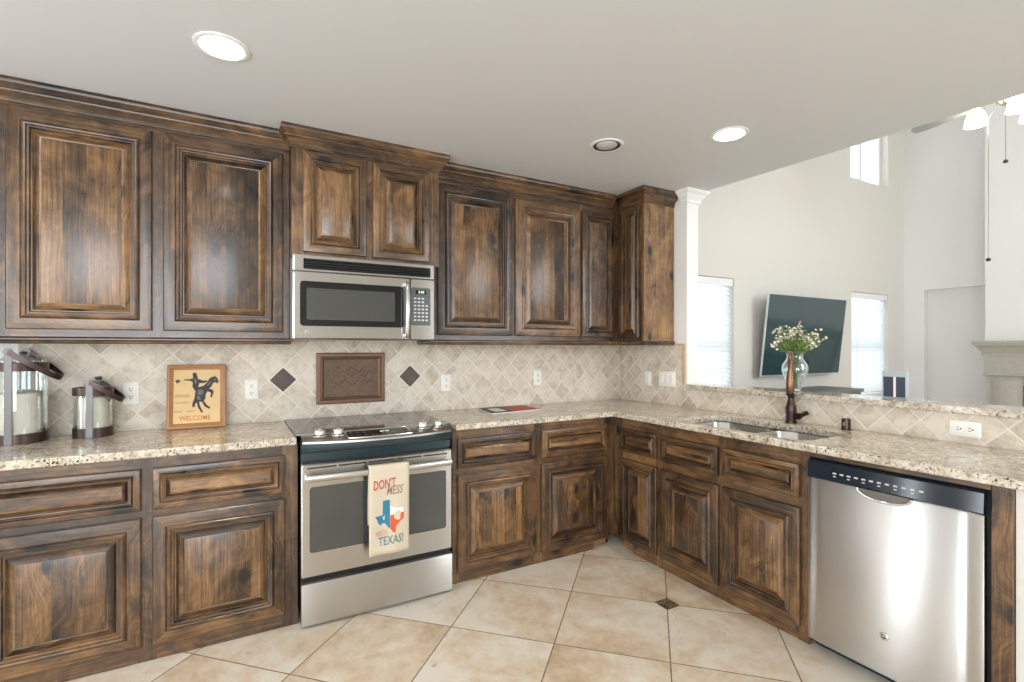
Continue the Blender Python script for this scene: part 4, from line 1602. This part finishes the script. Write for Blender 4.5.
lettering2('WELCOME', 245, 540, 0.036, INKO, 205)
m = MB()
for (x0, x1, y) in ((112, 208, 374), (112, 208, 386), (116, 200, 428), (110, 162, 490), (186, 236, 490)):
    a0, z0 = fz(x0, y + 3)
    a1, z1 = fz(x1, y - 3)
    m.prism([(a0, z0), (a1, z0), (a1, z1), (a0, z1)], 0.0042, 0.0047, FR)
m.build('text_lines', INKT, pr_, smooth=0)

# ------------------------------------------------------------------ booklet on the counter
t = thing('booklet', 'thin red and black booklet lying on the granite right of the range', 'booklet', (-1.2, -0.2, 0.9145))
m = MB()
bq = [(-1.392, -0.085), (-1.42, -0.36), (-1.02, -0.315), (-1.015, -0.05)]
m.loft([[(x, y, 0.9146) for x, y in bq], [(x, y, 0.9205) for x, y in bq]], (True, True))
m.build('pages', PAPER, t, smooth=0)


def bil(u, v):
    p = Vector(bq[0] + (0,)) * (1 - u) * v + Vector(bq[1] + (0,)) * (1 - u) * (1 - v) + Vector(bq[2] + (0,)) * u * (1 - v) + Vector(bq[3] + (0,)) * u * v
    return (p.x, p.y)


for nm, rects, mat, zz in (('cover', [(0.0, 0.45, 0.0, 1.0)], plain('booklet_black', C3(0.022, 0.03, 0.03), 0.6), 0.9206), ('cover', [(0.45, 1.0, 0.0, 1.0)], plain('booklet_red', C3(0.45, 0.07, 0.035), 0.55), 0.9206), ('cover_picture', [(0.12, 0.36, 0.2, 0.8)], PAPER, 0.9213)):
    m = MB()
    for u0, u1, v0, v1 in rects:
        L = [bil(u0, v0), bil(u1, v0), bil(u1, v1), bil(u0, v1)]
        m.loft([[(x, y, zz) for x, y in L], [(x, y, zz + 0.0006) for x, y in L]], (True, True))
    m.build(nm, mat, t, smooth=0)

# ------------------------------------------------------------------ vase and flowers on the bar
vx, vy, vz = 0.075, -1.455, 1.0835
t = thing('flower_vase', 'clear glass urn vase of water standing on the bar ledge', 'vase', (vx, vy, vz))
pro = [(0.030, 0.0), (0.033, 0.004), (0.031, 0.012), (0.036, 0.03), (0.060, 0.085), (0.072, 0.130), (0.068, 0.160), (0.050, 0.190), (0.042, 0.205), (0.046, 0.225), (0.056, 0.243)]
m = MB()
m.lathe((vx, vy, vz), [(0.0, 0.0)] + pro + [(r_ - 0.003, h_) for r_, h_ in reversed(pro[1:])] + [(0.0, 0.008)], 32)
m.build('glass', GLASS, t, smooth=50)
m = MB()
m.lathe((vx, vy, vz), [(0.0, 0.010), (0.026, 0.010), (0.031, 0.03), (0.055, 0.085), (0.0675, 0.128), (0.0, 0.128)], 28)
m.build('water', glass_mat('water', (0.90, 0.95, 0.93, 1), 0.04), t, smooth=50)

t = thing('flower_bouquet', 'bunch of small pink and cream flowers in the glass vase', 'flowers', (vx, vy, vz + 0.015))
rg = random.Random(5)
stems, leaves, pk, cr = MB(), MB(), MB(), MB()


def blob(mb, c, r_):
    """small five-petal blossom"""
    ax = Vector((rg.uniform(-1, 1), rg.uniform(-1, 1), rg.uniform(0.2, 1))).normalized()
    a = ax.orthogonal().normalized()
    b = ax.cross(a)
    for k in range(5):
        t0 = 2 * PI * k / 5
        d_ = a * math.cos(t0) + b * math.sin(t0)
        e_ = ax.cross(d_)
        C = Vector(c)
        mb.face([C, C + d_ * r_ * 0.6 + e_ * r_ * 0.45 + ax * r_ * 0.25, C + d_ * r_ * 1.1 + ax * r_ * 0.55, C + d_ * r_ * 0.6 - e_ * r_ * 0.45 + ax * r_ * 0.25])


for i in range(54):
    a = rg.uniform(0, 2 * PI)
    sp = math.sqrt(rg.random())
    top = Vector((vx + 0.135 * sp * math.cos(a), vy + 0.135 * sp * math.sin(a), vz + rg.uniform(0.30, 0.425) - 0.05 * sp))
    a2 = a + PI + rg.uniform(-0.6, 0.6)
    b0 = Vector((vx + 0.016 * math.cos(a2), vy + 0.016 * math.sin(a2), vz + 0.018))
    nk = Vector((vx + 0.03 * sp * math.cos(a), vy + 0.03 * sp * math.sin(a), vz + 0.21))
    pts = [b0, b0.lerp(nk, 0.55), nk, nk.lerp(top, 0.5) + Vector((0, 0, 0.012)), top]
    stems.tube(pts, 0.0016, 5)
    for k in range(11):
        p = nk.lerp(top, rg.uniform(0.2, 1.02)) + Vector((rg.uniform(-1, 1), rg.uniform(-1, 1), rg.uniform(-0.5, 0.8))) * 0.014
        d_ = Vector((rg.uniform(-1, 1), rg.uniform(-1, 1), rg.uniform(-0.1, 1))).normalized() * rg.uniform(0.014, 0.028)
        s_ = d_.cross(Vector((rg.uniform(-1, 1), rg.uniform(-1, 1), 0.3))).normalized() * 0.005
        leaves.face([p, p + d_ * 0.5 + s_, p + d_, p + d_ * 0.5 - s_])
    for k in range(5):
        p = top + Vector((rg.uniform(-1, 1), rg.uniform(-1, 1), rg.uniform(-0.6, 0.8))) * 0.022
        blob(pk if rg.random() < 0.28 else cr, p, rg.uniform(0.005, 0.0095))
stems.build('stems', GREEN, t, smooth=50)
leaves.build('leaves', LEAFM, t, smooth=0, weld=False)
pk.build('pink_blossoms', PINK, t, smooth=0, weld=False)
cr.build('cream_blossoms', CREAM, t, smooth=0, weld=False)

# small photo block on the bar
t = thing('photo_block', 'small clear photo block with a dark picture on the bar ledge', 'photo frame', (0.14, -1.95, 1.0835))
m = MB()
m.box(0.132, 0.152, -2.005, -1.893, 1.0838, 1.225)
m.build('block', PALEB, t, smooth=0, bevel=0.002)
m = MB()
m.box(0.1305, 0.1318, -1.998, -1.90, 1.09, 1.195)
m.build('photograph', PHOTO, t, smooth=0)
m = MB()
m.box(0.1292, 0.1304, -1.957, -1.946, 1.09, 1.195)
m.build('white_strip', PAPER, t, smooth=0)

# ------------------------------------------------------------------ recessed ceiling lights
for (lx, ly, on, lab) in ((-2.928, -1.037, True, 'lit recessed ceiling light above the left counter'), (-1.038, -1.040, False, 'unlit recessed ceiling light with dark rim over the corner'), (-0.556, -1.477, True, 'lit recessed ceiling light above the sink side')):
    t = thing('recessed_light', lab, 'ceiling light', (lx, ly, ZC), 'recessed ceiling lights')
    m = MB()
    m.lathe((lx, ly, ZC), [(0.096, -0.0005), (0.096, -0.004), (0.090, -0.007), (0.078, -0.006), (0.076, -0.002), (0.076, -0.0005)], 40)
    m.build('trim_ring', TRIMW, t, smooth=40)
    if on:
        m = MB()
        m.lathe((lx, ly, ZC), [(0.074, -0.001), (0.060, -0.004), (0.0, -0.006)], 32)
        m.build('lens', LAMP_ON, t, smooth=40)
        l = bpy.data.lights.new('recessed_lamp', 'SPOT')
        l.energy = 30
        l.color = (1.0, 0.90, 0.77)
        l.spot_size = R(125)
        l.spot_blend = 0.8
        l.shadow_soft_size = 0.07
        lo = bpy.data.objects.new('recessed_lamp', l)
        COL.objects.link(lo)
        lo.location = (lx, ly, ZC - 0.02)
    else:
        m = MB()
        m.lathe((lx, ly, ZC), [(0.0755, -0.0005), (0.0755, -0.006), (0.060, -0.0008)], 40)
        m.build('baffle', BAFFLE, t, smooth=40)
        m = MB()
        m.lathe((lx, ly, ZC), [(0.060, -0.0006), (0.056, -0.006), (0.035, -0.011), (0.0, -0.013)], 32)
        m.build('bulb', LAMP_OFF, t, smooth=40)

# ------------------------------------------------------------------ living-room windows and blinds


def window(n, W, blinds, lab=None):
    x0, x1, z0, z1 = W
    m = MB()
    fw = 0.045
    for a, b, c_, d_ in ((x0, x0 + fw, z0, z1), (x1 - fw, x1, z0, z1), (x0 + fw, x1 - fw, z0, z0 + fw), (x0 + fw, x1 - fw, z1 - fw, z1)):
        m.box(a, b, 0.10, 0.15, c_, d_)
    if blinds:
        zm = (z0 + z1) / 2 - 0.03
        m.box(x0 + fw, x1 - fw, 0.10, 0.15, zm - 0.02, zm + 0.02)
    else:
        xm = 4.033 + 0.03
        m.box(xm - 0.025, xm + 0.025, 0.10, 0.15, z0 + fw, z1 - fw)
    w = struct('window_%d' % n, m, TRIMW, weld=False)
    WLOC[w.name] = Vector((0, 0, 0))
    m = MB()
    m.box(x0 + fw, x1 - fw, 0.122, 0.126, z0 + fw, z1 - fw)
    m.build('pane', PANE, w, smooth=0)
    if blinds:
        t = thing('window_blind', lab, 'blind', ((x0 + x1) / 2, 0.05, z0), 'white slat blinds in the living room')
        m = MB()
        m.box(x0 + 0.006, x1 - 0.006, 0.018, 0.075, z1 - 0.075, z1 - 0.004)
        m.build('headrail', TRIMW, t, smooth=0, bevel=0.004)
        m = MB()
        z = z1 - 0.105
        while z > z0 + 0.03:
            m.prism([(0.037, z - 0.021), (0.040, z - 0.022), (0.062, z + 0.021), (0.059, z + 0.022)], x0 + 0.01, x1 - 0.01, lambda a, zz, d: (d, a, zz))
            z -= 0.043
        m.build('slats', SLAT, t, smooth=0)
        m = MB()
        m.box(x0 + 0.01, x1 - 0.01, 0.03, 0.07, z0 + 0.003, z0 + 0.02)
        m.build('bottom_rail', TRIMW, t, smooth=0)
        m = MB()
        for k in (0.18, 0.82):
            xx = x0 + (x1 - x0) * k
            m.box(xx - 0.0015, xx + 0.0015, 0.024, 0.0255, z0 + 0.02, z1 - 0.07)
        m.build('ladder_cords', TRIMW, t, smooth=0)


window(1, WINL, True, 'white slat blind in the window left of the television')
window(2, WINR, True, 'white slat blind in the window right of the television')
window(3, WINU, False)

# ------------------------------------------------------------------ television and console
t = thing('television', 'large flat television tilted forward on the living room wall', 'television', (2.48, -0.12, 1.04))
TX0, TX1 = 1.765, 3.195
TZ0, TZ1 = 1.052, 1.893
YB_, YT = 0.085, 0.175     # distance of the screen front from the wall, bottom and top


def TV(a, z, d):
    s_ = (z - TZ0) / (TZ1 - TZ0)
    return (a, -(YB_ + (YT - YB_) * s_) - d, z)


m = MB()
m.loft([L3(rrect(TX0, TX1, TZ0, TZ1, 0.008, 2), -0.014, TV), L3(rrect(TX0, TX1, TZ0, TZ1, 0.008, 2), 0.0, TV), L3(rrect(TX0 + 0.012, TX1 - 0.006, TZ0 + 0.012, TZ1 - 0.006, 0.004, 2), 0.001, TV)], (True, True))
m.build('bezel', SILV, t, smooth=0)
m = MB()
m.prism(rrect(TX0 + 0.014, TX1 - 0.008, TZ0 + 0.014, TZ1 - 0.008, 0.004, 2), 0.0012, 0.003, TV)
m.build('screen', TVS, t, smooth=0)
m = MB()
m.box(2.30, 2.66, -0.10, 0.0095, 1.30, 1.62)
m.build('wall_mount', BLACKM, t, smooth=0)

t = thing('media_console', 'low grey media console under the television, mostly behind the bar', 'console', (2.3, -0.25, 0))
m = MB()
m.box(1.55, 2.95, -0.44, -0.03, 0.08, 0.88)
m.build('body', GREYW, t, smooth=0, bevel=0.004)
m = MB()
m.box(1.53, 2.97, -0.46, -0.02, 0.8802, 0.915)
m.build('top', GREYW, t, smooth=0, bevel=0.004)
for xx in (1.60, 2.90):
    for yy in (-0.40, -0.08):
        m = MB()
        m.box(xx - 0.03, xx + 0.03, yy - 0.03, yy + 0.03, 0, 0.0798)
        m.build('leg', GREYW, t, smooth=0)
for k in range(3):
    m = MB()
    a0 = 1.575 + k * 0.455
    m.box(a0, a0 + 0.44, -0.455, -0.4405, 0.11, 0.86)
    m.build('door', GREYW, t, smooth=0, bevel=0.003)

# ------------------------------------------------------------------ fireplace
t = thing('fireplace', 'cast stone fireplace mantel on the living room chimney wall', 'fireplace', (4.6, -1.93, 0))
PF = lambda y0, y1, pf: [(4.6865, y0), (4.6865, y1)]
m = MB()
prof = [(0.0, 1.25), (0.055, 1.25), (0.060, 1.275), (0.050, 1.285), (0.062, 1.305), (0.080, 1.335), (0.095, 1.36), (0.115, 1.375), (0.118, 1.392), (0.125, 1.398), (0.125, 1.425), (0.0, 1.425)]
sweep(m, [(4.6865, -0.955), (4.6865 - 0.02, -0.955), (4.6865 - 0.02, -2.905), (4.6865, -2.905)], [(o, z) for o, z in prof])
m.build('mantel_shelf', STONE, t, smooth=30)
m = MB()
m.box(4.615, 4.6865, -2.935, -0.925, 1.05, 1.2498)
m.box(4.600, 4.6865, -2.945, -0.915, 1.035, 1.055)
m.build('frieze', STONE, t, smooth=0, bevel=0.004)
for y0 in (-1.235, -2.915):
    m = MB()
    m.box(4.625, 4.6865, y0, y0 + 0.29, 0.0, 1.0348)
    m.loft([[(4.625 - 0.03 * math.sin(PI * k / 10), y0 + 0.03 + 0.23 * k / 10, z) for k in range(11)] for z in (0.10, 0.98)], (True, True), closed=False)
    m.build('pilaster', STONE, t, smooth=30)
m = MB()
m.box(4.66, 4.6865, -2.62, -1.236, 0.0, 0.93)
m.build('firebox', plain('firebox_blue_black', C3(0.012, 0.016, 0.024), 0.3), t, smooth=0)  # flat blue-black panel across the firebox front
m = MB()
m.box(4.645, 4.6865, -2.6245, -1.2355, 0.93, 1.0345)
m.build('lintel', STONE, t, smooth=0)

# ------------------------------------------------------------------ ceiling fan in the living room
hx_, hy_ = 2.565, -1.685
t = thing('ceiling_fan', 'ceiling fan with lit glass shades and two pull chains in the living room', 'ceiling fan', (hx_, hy_, ZH))
m = MB()
m.lathe((hx_, hy_, 0), [(0.0, ZH - 0.001), (0.07, ZH - 0.001), (0.06, ZH - 0.06), (0.014, ZH - 0.09), (0.014, 3.60), (0.0, 3.60)], 20)
m.build('downrod', NICK, t, smooth=40)
m = MB()
m.lathe((hx_, hy_, 0), [(0.0, 3.62), (0.05, 3.61), (0.11, 3.57), (0.125, 3.49), (0.115, 3.40), (0.07, 3.37), (0.05, 3.345), (0.035, 3.325), (0.0, 3.32)], 28)
m.build('motor_housing', NICK, t, smooth=40)
for k in range(3):
    a = R(101) + 2 * PI * k / 3
    m = MB()
    d_ = Vector((math.cos(a), math.sin(a), 0))
    e_ = Vector((-math.sin(a), math.cos(a), 0))
    L = []
    C = Vector((hx_, hy_, 3.375))
    poly = [(0.12, 0.02), (0.2, 0.05), (0.52, 0.070), (0.585, 0.055), (0.605, 0.0), (0.585, -0.055), (0.52, -0.070), (0.2, -0.05), (0.12, -0.02)]
    A = [C + d_ * r_ + e_ * w_ + Vector((0, 0, w_ * 0.2 - 0.14 * (r_ - 0.12))) for r_, w_ in poly]
    B = [p - Vector((0, 0, 0.008)) for p in A]
    m.loft([A, B], (True, True))
    m.build('blade', BLADE, t, smooth=0)
for k, (lx, ly) in enumerate(((2.474, -1.532), (2.415, -1.806), (2.73, -1.80))):
    m = MB()
    m.tube([(hx_, hy_, 3.35), ((hx_ + lx) / 2, (hy_ + ly) / 2, 3.385), (lx, ly, 3.345), (lx, ly, 3.325)], 0.010, 8)
    ar = m.build('light_arm', NICK, t, smooth=50)
    m = MB()
    m.lathe((lx, ly, 3.25), [(0.022, 0.078), (0.035, 0.065), (0.055, 0.03), (0.068, -0.01), (0.074, -0.05), (0.078, -0.062), (0.0, -0.062)], 24)
    m.build('glass_shade', FAN_ON, ar, smooth=50)
for (cx_, cy_, ze) in ((2.44, -1.62, 2.075), (2.52, -1.70, 2.86)):
    m = MB()
    m.tube([(hx_ + (cx_ - hx_) * 0.3, hy_ + (cy_ - hy_) * 0.3, 3.345), (cx_, cy_, 3.20), (cx_, cy_, ze)], 0.0030, 6)
    ch = m.build('pull_chain', NICK, t, smooth=50)
    m = MB()
    m.lathe((cx_, cy_, ze - 0.03), [(0.0, 0.0), (0.014, 0.004), (0.017, 0.016), (0.010, 0.028), (0.0, 0.03)], 14)
    m.build('pull_knob', BRONZE, ch, smooth=50)
